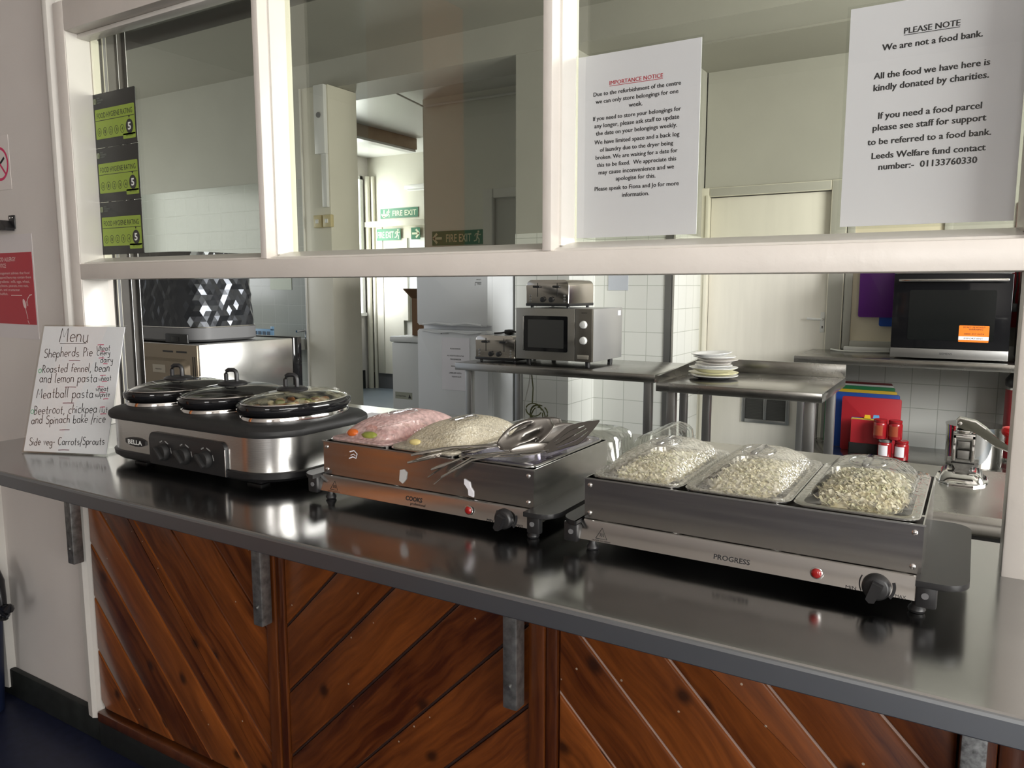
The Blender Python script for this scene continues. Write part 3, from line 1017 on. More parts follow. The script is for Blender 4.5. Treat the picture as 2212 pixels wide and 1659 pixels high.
mb.box(-6.84, -6.79, 6.98, 7.58, .95, .99, WHITEP)
mb.box(-6.84, -6.815, 6.98, 7.58, 2.68, 2.72, WHITEP)
mb.build('window_frame', w3)
mb = MB(); mb.box(-6.838, -6.83, 7.03, 7.53, .99, 2.68, PANE)
mb.build('pane', w3)
mb = MB()
mb.cyl((-6.79, 7.63, 0.0), (-6.79, 7.63, 2.72), .035, CREAM, 20)
mb.cyl((-6.73, 7.67, 0.0), (-6.73, 7.67, 2.72), .024, CREAM, 20)
tag(mb.build('heating_pipe'), 'pair of cream vertical pipes in the far corner of the passage', 'pipe')
# far door with header, lit panes
d2 = thing('door_2', (-6.2, 7.66, 0), 'far passage exit door with bright glass panes', 'door', None, 'structure')
mb = MB(); mb.box(-6.83, -5.6, 7.58, 7.70, 2.08, 2.15, CREAM, .01)
mb.build('header_ledge', d2)
mb = MB()
mb.box(-6.69, -6.58, 7.66, 7.70, 0.2, 2.08, CREAM, .005)
mb.box(-6.58, -6.26, 7.67, 7.70, 0.2, 1.93, CREAM)
mb.box(-6.58, -5.6, 7.67, 7.70, 1.93, 2.08, CREAM)
mb.box(-6.26, -6.18, 7.66, 7.70, 0.9, 1.93, CREAM)
mb.box(-5.9, -5.8, 7.66, 7.70, 0.9, 1.93, CREAM)
mb.build('door_frame', d2)
for a0, a1 in ((-6.18, -5.9),):
    mb = MB(); mb.box(a0, a1, 7.68, 7.69, 1.25, 1.93, FROST)
    mb.build('pane', d2)
mb = MB()
mb.box(-5.62, -5.48, 5.0, 7.0, 2.845, CEIL - .002, BROWNW, .004)
mb.box(-5.60, -5.50, 5.0, 7.0, 2.82, 2.845, WHITEP)
structure(mb.build('trim_ceiling_beam'))


def batten(x0, x1, y, z, label):
    t = thing('strip_light', ((x0 + x1) / 2, y, z), label, 'light')
    mb = MB(); mb.box(x0, x1, y - .035, y + .035, z, z + .05, WHITEP, .006)
    mb.build('housing', t)
    mb = MB(); mb.cyl((x0 + .03, y, z - .012), (x1 - .03, y, z - .012), .014, WHITEP)
    mb.build('tube', t)


batten(-4.75, -3.95, 4.95, 2.90, 'white strip light on the ceiling just beyond the opening')
batten(-6.15, -5.4, 7.62, 2.52, 'white strip light on the far passage wall')
mb = MB()
mb.tube([(-4.30, 5.595, 2.90), (-2.6, 5.595, 2.90)], .012, WHITEP)
mb.tube([(-4.30, 5.595, 2.90), (-4.30, 5.2, 2.94), (-4.7, 5.1, 2.94)], .008, WHITEP)
tag(mb.build('conduit'), 'thin conduit pipe along the top of the passage wall', 'conduit')

# ------------------------------------------------------------------ wood wainscot under the counter


def clip(poly, a, b, c):
    """keep a*x+b*z <= c"""
    out = []
    n = len(poly)
    for i in range(n):
        p, q = poly[i], poly[(i + 1) % n]
        dp, dq = a * p[0] + b * p[1] - c, a * q[0] + b * q[1] - c
        if dp <= 0:
            out.append(p)
        if (dp < 0 < dq) or (dq < 0 < dp):
            t = dp / (dp - dq)
            out.append((p[0] + t * (q[0] - p[0]), p[1] + t * (q[1] - p[1])))
    return out


def wainscot(x0, x1, z0, z1, sign, anchor, pitch, m, tongue):
    """diagonal boards; seam lines are x - sign*z = anchor + k*pitch"""
    mb = MB()
    for k in range(-14, 15):
        c0, c1 = anchor + k * pitch + .0035, anchor + (k + 1) * pitch - .0035
        rect = [(x0, z0), (x1, z0), (x1, z1), (x0, z1)]
        p = clip(rect, 1, -sign, c1)
        if len(p) >= 3:
            p = clip(p, -1, sign, -c0)
        if len(p) < 3:
            continue
        q = [p[i] for i in range(len(p)) if math.hypot(p[i][0] - p[i - 1][0], p[i][1] - p[i - 1][1]) > 1e-4]
        if len(q) < 3:
            continue
        area = abs(sum(q[i - 1][0] * q[i][1] - q[i][0] * q[i - 1][1] for i in range(len(q)))) / 2
        if area < 2e-4:
            continue
        mb.prism(q, 1.1655, 1.1846, m, 'xz', bev=.0045)
    for k in range(-14, 15):
        c = anchor + k * pitch
        p = clip(clip([(x0, z0), (x1, z0), (x1, z1), (x0, z1)], 1, -sign, c + .0024), -1, sign, -(c - .0034))
        q = [p[i] for i in range(len(p)) if math.hypot(p[i][0] - p[i - 1][0], p[i][1] - p[i - 1][1]) > 1e-4]
        if len(q) >= 3:
            mb.prism(q, 1.1698, 1.1840, tongue, 'xz')
    o = mb.build('wall_wainscot', sharp=30)
    # dark groove backing
    return structure(o)


T_PALE = mat('pale_glint_tongue', (.50, .36, .30), .35)  # pale strips put the window glint on the board edges into colour
T_MID = mat('brown_glint_tongue', (.17, .085, .06), .35)  # same painted edge glint, dimmer, for the left panel
T_DARK = mat('dark_tongue', (.035, .018, .014), .4)
mb = MB(); mb.box(-2.097, 2.5, 1.1775, 1.1850, 0.10, 0.905, mat('dark_groove_backing', (0.02, 0.006, 0.003), .7))  # near-black brown sheet that shows in the board seams
structure(mb.build('wall_wainscot_backing'))
wainscot(-2.094, -1.372, 0.115, 0.918, -1, -1.227 + 1.32, .158, WOOD_L, T_MID)
wainscot(-1.312, -0.668, 0.115, 0.918, 1, -1.829 - 1.32, .1612, WOOD_R, T_DARK)
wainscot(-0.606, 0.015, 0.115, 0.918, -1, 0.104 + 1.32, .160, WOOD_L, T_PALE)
wainscot(0.095, 0.8, 0.115, 0.918, 1, 0.05, .160, WOOD_R, T_DARK)
for n, (a0, a1) in enumerate(((-1.370, -1.314), (-0.666, -0.608), (0.017, 0.093))):
    mb = MB()
    mb.box(a0, a0 + (a1 - a0) * .58, 1.156, 1.1845, .08, .918, WOOD_V, .004)
    mb.box(a0 + (a1 - a0) * .60, a1, 1.160, 1.1845, .08, .918, WOOD_V, .004)
    structure(mb.build('trim_%d' % (n + 4)))
mb = MB()
mb.box(-2.094, 0.8, 1.150, 1.1845, .078, .108, WOOD_V, .006)
structure(mb.build('trim_7'))

# ------------------------------------------------------------------ serving counter
ctr = thing('serving_counter', (-0.7, 1.0, 0.92), 'long stainless steel serving counter with rolled edge running under the hatch', 'counter')
mb = MB()
yl, yb = 0.756, 1.292
prof = [(yb, .926), (yl + .004, .926), (yl + .004, .9455), (yl + .0045, .9482), (yl + .008, .9498), (yl + .014, .950), (yl + .05, .9495), (yb, .9495)]
mb.prism(prof, -2.005, 1.2, COUNTER_STEEL, 'yz', smooth=True)
mb.build('countertop', ctr, sharp=18)
mb = MB()
mb.prism([(yl + .0042, .9225), (yl + .0005, .9225), (yl, .9235), (yl, .9455), (yl + .0018, .9482), (yl + .0042, .9490)], -2.005, 1.2, mat('satin_lip_steel', (.30, .32, .34), .42, 1.0), 'yz', smooth=True)
mb.build('front_lip', ctr, sharp=18)
for x in (-2.108, -1.350, -0.682, 0.033):
    m = GRANITE if x > 0 else GALV
    mb = MB()
    mb.box(x - .015, x + .015, 1.117, 1.147, .557, .925, m, .003)
    mb.box(x - .012, x + .012, .82, 1.117, .895, .925, m, .002)
    br = mb.build('bracket', ctr)
    mb = MB(); mb.cyl((x - .002, 1.1175, .60), (x - .002, 1.1135, .60), .005, LEG_STEEL, 10)
    mb.build('screw', br)

# ================================================================== ON THE COUNTER
# ------------------------------------------------------------------ menu in its acrylic stand
mO = Vector((-1.824, 0.880, ZC))
mE = Vector((0.9355, 0.3533, 0.0)).normalized()
mN = Vector((-mE.y, mE.x, 0))
T = radians(17.5)
mU = mN * sin(T) + VZ * cos(T)
mF = mE.cross(mU).normalized()            # towards the reader
MW, MH = 0.2098, 0.294


def sheet_box(mb, a0, a1, b0, b1, t0, t1, m, O=mO, ex=mE, ey=mU, n=mF):
    P = [O + ex * a + ey * b + n * t for a in (a0, a1) for b in (b0, b1) for t in (t0, t1)]
    v = [mb.bm.verts.new(p) for p in P]
    for i in [(0, 1, 3, 2), (4, 6, 7, 5), (0, 4, 5, 1), (2, 3, 7, 6), (0, 2, 6, 4), (1, 5, 7, 3)]:
        f = mb.bm.faces.new([v[j] for j in i])
        f.material_index = mb.mi(m)


st = thing('menu_stand', mO, 'clear acrylic L shaped stand holding the handwritten menu at the left end of the counter', 'menu stand')
mb = MB()
sheet_box(mb, -.002, MW + .002, .001, MH + .004, -.0045, -.0030, ACRYL)
mb.build('back_sheet', st)
mb = MB()
sheet_box(mb, -.002, MW + .002, .001, MH + .002, 0.0008, .0020, ACRYL)
mb.build('front_sheet', st)
mb = MB()
c = [mO + mE * a + mN * b + VZ * .0004 for a, b in ((-.002, -.002), (MW + .002, -.002), (MW + .002, .088), (-.002, .088))]
lo = [mb.bm.verts.new(p) for p in c]
hi = [mb.bm.verts.new(p + VZ * .003) for p in c]
for i in range(4):
    j = (i + 1) % 4
    f = mb.bm.faces.new((lo[i], lo[j], hi[j], hi[i])); f.material_index = mb.mi(ACRYL)
mb.bm.faces.new(hi); mb.bm.faces.new(list(reversed(lo)))
mb.build('foot', st)
ms = thing('menu_sheet', mO + VZ * .003, 'white paper menu handwritten in black and red standing at the left end of the counter', 'menu')
mb = MB(); sheet_box(mb, 0, MW, .003, MH, -.0025, -.0010, PAPER)
mb.build('paper', ms)
MENU = [("Menu", 0.0466, 0.2568, 0.1214, 0.2578), ("Shepherds Pie", 0.0127, 0.2199, 0.1374, 0.2251),
        ("Roasted fennel, bean", 0.0144, 0.1843, 0.1873, 0.1903), ("and lemon pasta", 0.0117, 0.1609, 0.1599, 0.1658),
        ("Meatball pasta", 0.0106, 0.1244, 0.1559, 0.1304), ("Beetroot, chickpea", 0.0107, 0.0875, 0.1712, 0.0960),
        ("and Spinach bake /rice", 0.0085, 0.0651, 0.1957, 0.0741), ("Side veg- Carrots/Sprouts", 0.0120, 0.0165, 0.2018, 0.0254)]
SMALL = [("Wheat", 0.1465, 0.2376, 0.1809, 0.2388), ("Celery", 0.1496, 0.2262, 0.1825, 0.2283), ("dairy", 0.1613, 0.2094, 0.1927, 0.2115),
         ("wheat", 0.1640, 0.1681, 0.1953, 0.1703), ("wheat", 0.1608, 0.1436, 0.1918, 0.1452), ("sulphite", 0.1609, 0.1314, 0.1973, 0.1330),
         ("Nut", 0.1779, 0.0965, 0.1980, 0.0977)]
DASH = [(0.0489, 0.2531, 0.1178, 0.2540, 0), (0.0796, 0.2136, 0.1090, 0.2141, 0), (0.0805, 0.1517, 0.1091, 0.1524, 0), (0.0811, 0.1149, 0.1096, 0.1157, 0),
        (0.0838, 0.0536, 0.1093, 0.0551, 0), (0.0885, 0.0086, 0.1164, 0.0097, 0), (0.1473, 0.2510, 0.1636, 0.2518, 1), (0.1574, 0.2362, 0.1693, 0.2364, 1),
        (0.1552, 0.2207, 0.1699, 0.2210, 1), (0.1684, 0.2074, 0.1803, 0.2076, 1), (0.1656, 0.1803, 0.1801, 0.1816, 1), (0.1721, 0.1664, 0.1856, 0.1670, 1),
        (0.1627, 0.1540, 0.1796, 0.1547, 1), (0.1713, 0.1417, 0.1858, 0.1421, 1), (0.1826, 0.1268, 0.1953, 0.1278, 1), (0.1772, 0.1082, 0.1899, 0.1092, 1),
        (0.1808, 0.0929, 0.1962, 0.0937, 1)]
pO = mO - mF * .0010
mb = MB()
for s, a, b, c2, d in MENU:
    handwrite(mb, s, (a, b), (c2, d), INK, pO, mE, mU, mF, .0016 if s != 'Menu' else .0018, 1.15)
for s, a, b, c2, d in SMALL:
    handwrite(mb, s, (a, b), (c2, d), INK, pO, mE, mU, mF, .0013, 1.1)
for a, b, c2, d, r in DASH[:1]:
    ribbon(mb, [(a, b), (c2, d)], .0013, INK, pO, mE, mU, mF)
mb.build('black_lettering', ms)
mb = MB()
DKRED = mat('dark_red_ink', (0.16, 0.015, 0.05), 0.6)
for a, b, c2, d, r in DASH[1:]:
    ribbon(mb, [(a, b), ((a + c2) / 2, (b + d) / 2 + .0004), (c2, d)], .0015, PINKINK if r else DKRED, pO, mE, mU, mF, .0006)
mb.build('red_marking', ms)
mb = MB()
for (a, b) in ((.0085, .188), (.006, .093)):
    ribbon(mb, [(a + .004 * cos(t * .5), b + .0045 * sin(t * .5)) for t in range(14)], .0014, GREENINK, pO, mE, mU, mF, .0006)
mb.build('green_marking', ms)

# ------------------------------------------------------------------ triple slow cooker
CX0, CX1, CY0, CY1 = -1.605, -1.058, 0.925, 1.215
ck = thing('slow_cooker', ((CX0 + CX1) / 2, 1.07, ZC), 'triple slow cooker in brushed steel and black with three dials standing beside the menu', 'slow cooker')


def body_ring(ins, z, r=.085, n=8):
    return rrect(CX0 + ins, CX1 - ins, CY0 + ins, CY1 - ins, r, z, n)


mb = MB()
mb.loft([body_ring(.020, .958), body_ring(.008, .962), body_ring(.001, .969), body_ring(.0, .979), body_ring(.003, .981)], BLACK)
mb.build('base_band', ck)
mb = MB(); mb.loft([body_ring(.004, .980), body_ring(.004, 1.047)], mat('cooker_steel', (0.62, 0.615, 0.60), 0.24, 1.0, aniso=(6, 6, 90), bump=0.03, bscale=10), True, True)
mb.build('steel_body', ck)
mb = MB()
mb.loft([body_ring(.002, 1.0455), body_ring(-.004, 1.047), body_ring(-.006, 1.052), body_ring(-.005, 1.059), body_ring(.001, 1.0645), body_ring(.012, 1.067),
         body_ring(.03, 1.0675)], BLACKM)
mb.build('top_deck', ck)
for x in (CX0 + .09, CX1 - .10):
    for y in (CY0 + .05, CY1 - .05):
        mb = MB(); mb.box(x - .02, x + .02, y - .012, y + .012, ZC, .960, BLACK, .002)
        mb.build('foot', ck)
mb = MB()
poly = [(-1.419, .9655)] + [(-1.187, .9655)] + [(p[0], p[1]) for p in rrect2(-1.419, -1.187, .90, 1.031, .014)[:12]]
poly = [(-1.187, .9655)] + [(p[0], p[1]) for p in rrect2(-1.419, -1.187, .90, 1.031, .014)[:12]] + [(-1.419, .9655)]
mb.prism(poly, .9235, .931, BLACK, 'xz', bev=.0012)
pan = mb.build('control_panel', ck)
mb = MB()
mb.box(-1.1885, -1.1865, .9228, .9240, .967, 1.018, CHROME, .0005)
mb.build('chrome_edge', pan)
for k, x in enumerate((-1.371, -1.307, -1.243)):
    mb = MB()
    mb.lathe([(.0175, .0), (.0175, -.004), (.0155, -.009), (.0145, -.010)], (x, .9235, .993), BLACKM, 28, 'y')
    mb.box(x - .0035, x + .0035, .9045, .914, .977, 1.009, BLACKM, .002, xf=Matrix.Translation((x, 0, .993)) @ Matrix.Rotation(radians(-45), 4, 'Y') @ Matrix.Translation((-x, 0, -.993)))
    kb = mb.build('dial', ck)
    mb = MB()
    for a, word in ((168, 'OFF'), (112, 'LOW'), (66, 'HIGH'), (15, 'WARM')):
        r = .0215
        cx_, cz_ = x + r * cos(radians(a)), .993 + r * sin(radians(a))
        tang = Vector((sin(radians(a)), 0, -cos(radians(a))))
        rad = Vector((cos(radians(a)), 0, sin(radians(a))))
        hw = .0042 if len(word) == 3 else .0055
        put_text(mb, word, Vector((cx_, .9235, cz_)) - tang * hw, Vector((cx_, .9235, cz_)) + tang * hw, rad, STK_WHITE, VN, .0003, height=.0026)
    mb.build('dial_lettering', kb)
mb = MB()
bx, bz = -1.470, 1.003
mb.prism([(bx - .034, bz - .004), (bx - .034, bz + .005), (bx - .018, bz + .0085), (bx, bz + .0095), (bx + .018, bz + .0085), (bx + .034, bz + .005), (bx + .034, bz - .004),
          (bx + .018, bz - .0085), (bx, bz - .0095), (bx - .018, bz - .0085)], .926, .930, BLACK, 'xz', bev=.001)
bd = mb.build('badge', ck)
mb = MB()
put_text(mb, 'BELLA', (bx - .024, .926, bz - .005), (bx + .024, .926, bz - .005), VZ, STK_WHITE, VN, .0006, bold=.02, height=.0095)
mb.build('badge_lettering', bd)

CROCKS = [(-1.520, 'dark stew', FOOD_DARK, LIDGLASS, 'leftmost'), (-1.337, 'dark stew', FOOD_DARK, LIDGLASS, 'middle'),
          (-1.158, 'roast vegetables', FOOD_BROWN, LIDGLASS_F, 'rightmost')]
for i, (x, fname, fm, lm, where) in enumerate(CROCKS):
    y, a, b = 1.075, .086, .121
    cr = thing('crock', (x, y, 1.068), 'oval glossy black crock, %s of the three in the slow cooker' % where, 'crock', 'black crocks in the slow cooker')
    mb = MB()
    mb.lathe([(.97, 1.0665), (.995, 1.0675), (1.0, 1.072), (.985, 1.0765), (.93, 1.077)], (x, y, 0), CHROME, 48, sx=a, sy=b)
    mb.build('well_ring', cr)
    mb = MB()
    mb.lathe([(.86, 1.0725), (.94, 1.077), (1.0, 1.081), (1.035, 1.085), (1.05, 1.0915), (1.045, 1.0955), (1.01, 1.0985), (.97, 1.098), (.95, 1.0945), (.91, 1.0925), (.86, 1.082), (.55, 1.076)],
             (x, y, 0), BLACKG, 48, sx=a, sy=b)
    mb.build('bowl', cr)
    mb = MB()
    random.seed(30 + i)
    rings = []
    for t in (1.0, .8, .6, .4, .2, .05):
        rings.append([(x + a * .78 * t * cos(2 * pi * k / 28), y + b * .78 * t * sin(2 * pi * k / 28),
                       1.079 + random.uniform(0, .004 if i < 2 else .008) + .005 * (1 - t)) for k in range(28)])
    mb.loft(rings, fm, False, True)
    if i == 2:
        for k in range(26):
            t, u = random.uniform(0, 6.28), math.sqrt(random.random()) * .75
            mm = random.choice([FOOD_BROWN, FOOD_BROWN, SPROUT, POTATO, FOOD_BEIGE])
            mb.ball((x + a * u * cos(t), y + b * u * sin(t), 1.085 + .005 * (1 - u)), random.uniform(.006, .014), random.uniform(.006, .014), random.uniform(.005, .008), mm, 8, 6, .12)
    fo = mb.build('stew', base=(x, y, 1.078))
    tag(fo, 'food under the glass lid of the %s crock' % where, 'food', None, 'stuff')
    # lid
    DZ = .004
    ld = thing('glass_cover', (x, y, 1.0925), 'oval domed glass lid with black loop knob on the %s crock' % where, 'lid', 'glass lids on the slow cooker')
    mb = MB()
    prof = [(.955, 1.0945), (.90, 1.0985), (.80, 1.1030), (.65, 1.1075), (.5, 1.1105), (.33, 1.1125)]
    mb.lathe(prof, (x, y, DZ), lm, 48, sx=a, sy=b, cap0=False, cap1=True)
    mb.build('glass_dome', ld)
    mb = MB()
    ring = [(x + a * .965 * cos(2 * pi * k / 64), y + b * .965 * sin(2 * pi * k / 64), 1.0955 + DZ) for k in range(65)]
    mb.tube(ring, .0018, CHROME, 6)
    mb.build('steel_rim', ld)
    kx = x - .008
    mb = MB()
    mb.lathe([(.030, 1.1105), (.031, 1.1145), (.027, 1.1175), (.016, 1.1195), (.0, 1.120)][:-1], (kx, y, DZ), BLACK, 28)
    pts = [(kx - .0125, y - .004, 1.116), (kx - .0125, y - .004, 1.134), (kx - .0105, y - .004, 1.1395), (kx - .006, y - .004, 1.1425), (kx + .006, y - .004, 1.1425),
           (kx + .0105, y - .004, 1.1395), (kx + .0125, y - .004, 1.134), (kx + .0125, y - .004, 1.116)]
    R = Matrix.Translation((kx, y, 0)) @ Matrix.Rotation(radians(18), 4, 'Z') @ Matrix.Translation((-kx, -y, 0))
    mb.tube([R @ Vector(p) + VZ * DZ for p in pts], .0045, BLACK, 10)
    mb.build('knob', ld)

# ------------------------------------------------------------------ buffet servers


def handle_plate(mb, xa, xb, out, y0, y1, z0, z1):
    """black side shelf: out=+1 opens to +x"""
    r = .028
    if out > 0:
        poly = [(xa, y0), (xb - r, y0)] + [(xb - r + r * sin(radians(t)), y0 + r - r * cos(radians(t))) for t in range(15, 91, 15)] + \
               [(xb - r + r * cos(radians(t)), y1 - r + r * sin(radians(t))) for t in range(0, 91, 15)] + [(xa, y1)]
    else:
        poly = [(xa, y1), (xb + r, y1)] + [(xb + r - r * sin(radians(t)), y1 - r + r * cos(radians(t))) for t in range(15, 91, 15)] + \
               [(xb + r - r * cos(radians(t)), y0 + r - r * sin(radians(t))) for t in range(0, 91, 15)] + [(xa, y0)]
    mb.prism(poly, z0, z1, BLACK, 'xy', bev=.0015)


def server(x0, x1, label, brand, hl, hr):
    """x0..x1 = pan box; hl/hr = reach of the side handles"""
    t = thing('buffet_server', ((x0 + x1) / 2, 1.08, ZC), label, 'buffet server', 'steel buffet servers on the counter')
    ys, yb0, yb1 = .950, .959, 1.222
    mb = MB()
    mb.prism([(ys + .004, .964), (ys, .966), (ys + .005, .991), (ys + .008, .9935), (1.235, .9935), (1.235, .964)], x0 - .004, x1 - .004, STEEL, 'yz')
    base = mb.build('base_housing', t)
    mb = MB()
    w = .0015
    mb.box(x0, x1, yb0, yb0 + w, .995, 1.053, STEEL)
    mb.box(x0, x1, yb1 - w, yb1, .995, 1.053, STEEL)
    mb.box(x0, x0 + w, yb0 + w, yb1 - w, .995, 1.053, STEEL)
    mb.box(x1 - w, x1, yb0 + w, yb1 - w, .995, 1.053, STEEL)
    mb.box(x0 - .002, x1 + .002, yb0 - .0015, yb0, 1.0515, 1.0535, LEG_STEEL)
    mb.build('pan_frame', t)
    for xx in (x0 + .008, x1 - .009):
        for zz in (1.003, 1.043):
            mb = MB(); mb.lathe([(.0035, 0), (.0033, -.0012), (.0018, -.0022)], (xx, yb0, zz), CHROME, 12, 'y')
            mb.build('rivet', t)
    for s, xe, xin in ((-1, hl, x0 - .004), (1, hr, x1 - .004)):
        mb = MB()
        handle_plate(mb, xin, xe, s, .935, 1.20, .988, .9955)
        mb.box(min(xin, xin + s * .022), max(xin, xin + s * .022), .944, .956, .961, .990, BLACK, .003)
        hp = mb.build('handle', t)
        mb = MB(); mb.lathe([(.0038, 0), (.0038, -.0012)], (xin + s * .010, .944, .976), GREYP, 12, 'y')
        mb.build('screw', hp)
    for xx in (x0 + .012, x1 - .002):
        for yy in (.962, 1.19):
            mb = MB(); mb.lathe([(.008, ZC), (.0095, ZC + .003), (.0085, ZC + .006), (.006, ZC + .009), (.006, ZC + .016)], (xx, yy, 0), BLACK, 16)
            mb.build('foot', t)
    # lamp, knob, scale
    xl, xk = x1 - .110, x1 - .044
    mb = MB(); mb.lathe([(.0075, 0), (.0075, -.001), (.0062, -.0014)], (xl, ys, .978), CHROME, 20, 'y')
    lp = mb.build('lamp_bezel', t)
    mb = MB(); mb.lathe([(.0062, -.0012), (.0058, -.003), (.004, -.0044), (.002, -.0048)], (xl, ys, .978), REDLAMP, 20, 'y')
    mb.build('red_lens', lp)
    mb = MB()
    kz = .9755
    mb.lathe([(.0155, 0), (.0155, -.006), (.013, -.010), (.012, -.0105)], (xk, ys, kz), BLACK, 28, 'y')
    M = Matrix.Translation((xk, 0, kz)) @ Matrix.Rotation(radians(22), 4, 'Y') @ Matrix.Translation((-xk, 0, -kz))
    fl = [(xk - .006, kz - .008), (xk + .006, kz - .008), (xk + .005, kz + .0135), (xk, kz + .016), (xk - .005, kz + .0135)]
    fs = mb.prism(fl, ys - .020, ys - .009, BLACK, 'xz')
    vv = {v for f in fs for v in f.verts}
    bmesh.ops.transform(mb.bm, matrix=Matrix.Translation((xk, 0, kz)) @ Matrix.Rotation(radians(200), 4, 'Y') @ Matrix.Translation((-xk, 0, -kz)), verts=list(vv))
    mb.build('knob', t)
    UPS = Vector((0, .196, .98))

    def Y_(z):
        return ys + (z - .966) * .2

    mb = MB()
    for a0, a1, wd in ((150, 212, .0009), (-40, 25, .0022)):
        ribbon(mb, [(.0185 * cos(radians(a)), .0185 * sin(radians(a))) for a in range(a0, a1 + 1, 6)], wd * 1.6, INK, Vector((xk, Y_(kz), kz)), VX, UPS, VN, .0003)
    put_text(mb, 'MIN', (xk - .033, Y_(.9660), .9660), (xk - .0215, Y_(.9660), .9660), UPS, INK, VN, .0003, height=.004)
    put_text(mb, 'MAX', (xk + .020, Y_(.9660), .9660), (xk + .031, Y_(.9660), .9660), UPS, INK, VN, .0003, height=.004)
    mb.build('dial_lettering', base)
    mb = MB()
    # warning triangle
    wx, wz = x0 + .030, .9775
    tri = [(wx - .0085, wz - .007), (wx + .0085, wz - .007), (wx, wz + .008), (wx - .0085, wz - .007)]
    ribbon(mb, tri, .0009, INK, Vector((0, ys - .966 * .2, 0)), VX, VZ + Vector((0, .2, 0)), VN, .0003)
    for d in (-.0025, 0, .0025):
        ribbon(mb, [(wx + d, wz - .004), (wx + d + .0008, wz - .0015), (wx + d, wz + .001)], .0007, INK, Vector((0, ys - .966 * .2, 0)), VX, VZ + Vector((0, .2, 0)), VN, .0003)
    put_text(mb, 'CAUTION: HOT SURFACE', (wx - .014, Y_(wz - .0105), wz - .0105), (wx + .014, Y_(wz - .0105), wz - .0105), UPS, INK, VN, .0003)
    mb.build('warning_marking', base)
    mb = MB()
    if brand == 'PROGRESS':
        put_text(mb, 'PROGRESS', (-.2715, Y_(.9720), .9720), (-.2255, Y_(.9720), .9720), UPS, INK, VN, .0003, bold=.018, height=.0065)
    else:
        put_text(mb, 'COOKS', (-.780, Y_(.9755), .9755), (-.746, Y_(.9755), .9755), UPS, INK, VN, .0003, bold=.03, height=.0072)
        put_text(mb, 'professional', (-.769, Y_(.9695), .9695), (-.739, Y_(.9695), .9695), UPS, INK, VN, .0003)
    mb.build('brand_lettering', base)
    return t


server(-.968, -.5435, 'steel buffet server beside the slow cooker, with utensils lying across its right end', 'COOKS', -1.004, -.499)
server(-.460, -.036, 'steel buffet server at the right end of the counter with three pans of pale food', 'PROGRESS', -.489, .012)


def pan_tray(x0, x1, label):
    y0, y1 = .963, 1.219
    t = thing('food_pan', ((x0 + x1) / 2, 1.09, 1.0), label, 'pan', 'steel food pans in the buffet servers')
    mb = MB()
    R = lambda i, z, r: rrect(x0 + i, x1 - i, y0 + i, y1 - i, r, z, 6)
    mb.loft([R(0, 1.0538, .018), R(0, 1.0555, .018), R(.002, 1.0563, .017), R(.009, 1.0563, .018), R(.0105, 1.0555, .018), R(.014, 1.030, .02), R(.020, 1.004, .02), R(.03, 1.002, .02)],
            STEEL, False, True)
    mb.build('tray', t)
    return t


def pan_lid(x0, x1, m, label, h=.030):
    y0, y1 = .9655, 1.2165
    t = thing('pan_lid', ((x0 + x1) / 2, 1.09, 1.0565), label, 'pan lid', 'clear domed lids on the buffet pans')
    cx, cy = (x0 + x1) / 2, (y0 + y1) / 2
    mb = MB()
    hx, hy = (x1 - x0) / 2 - .0015, (y1 - y0) / 2
    z = 1.0566

    def ring(sx, sy, zz, r):
        return rrect(cx - sx, cx + sx, cy - sy, cy + sy, r, zz, 7)
    rings = [ring(hx, hy, z, .018), ring(hx, hy, z + .0022, .018), ring(hx - .002, hy - .002, z + .0030, .017), ring(hx - .011, hy - .012, z + .0030, .025), ring(hx - .0125, hy - .014, z + .0045, .027)]
    bx, by = hx - .0125, hy - .014
    for k in range(1, 13):
        t_ = k / 12
        s = 1 - .70 * t_ ** 1.25
        zz = z + .0045 + h * (1 - (1 - t_) ** 1.9)
        sy = by * s if k < 12 else by * .26
        rings.append(ring(bx * s, sy, zz, min(bx * s, sy) * (.35 + .64 * t_)))
    mb.loft(rings, m, False, True)
    mb.build('dome', t)
    mb = MB()
    zt = z + .0045 + h
    ax, ay = bx * .40, by * .30
    mb.tube([(cx + ax * cos(2 * pi * k / 36), cy + ay * sin(2 * pi * k / 36), zt - .0008) for k in range(37)], .0013, LID_CLR0, 6)
    for s in (-1, 1):
        rr = []
        for f, dz in ((.90, 0.0004), (.7, -.001), (.35, -.0016)):
            rr.append([(cx + s * ax * .12 + s * ax * f * .86 * cos(radians(a)), cy + ay * f * sin(radians(a)), zt + .001 + dz) for a in range(-84, 85, 14)] if s > 0 else
                      [(cx - ax * .12 - ax * f * .86 * cos(radians(a)), cy + ay * f * sin(radians(a)), zt + .001 + dz) for a in range(84, -85, -14)])
        mb.loft(rr, LID_CLR0, False, True)
    mb.box(cx - .0045, cx + .0045, cy - ay, cy + ay, zt - .001, zt + .0035, LID_CLR0, .002)
    mb.build('grip', t)
    return t


LID_CLR0 = clear_mat('clear_lid_grip', (0.90, 0.90, 0.92), 1.5, 0.05, gloss_boost=0.12)


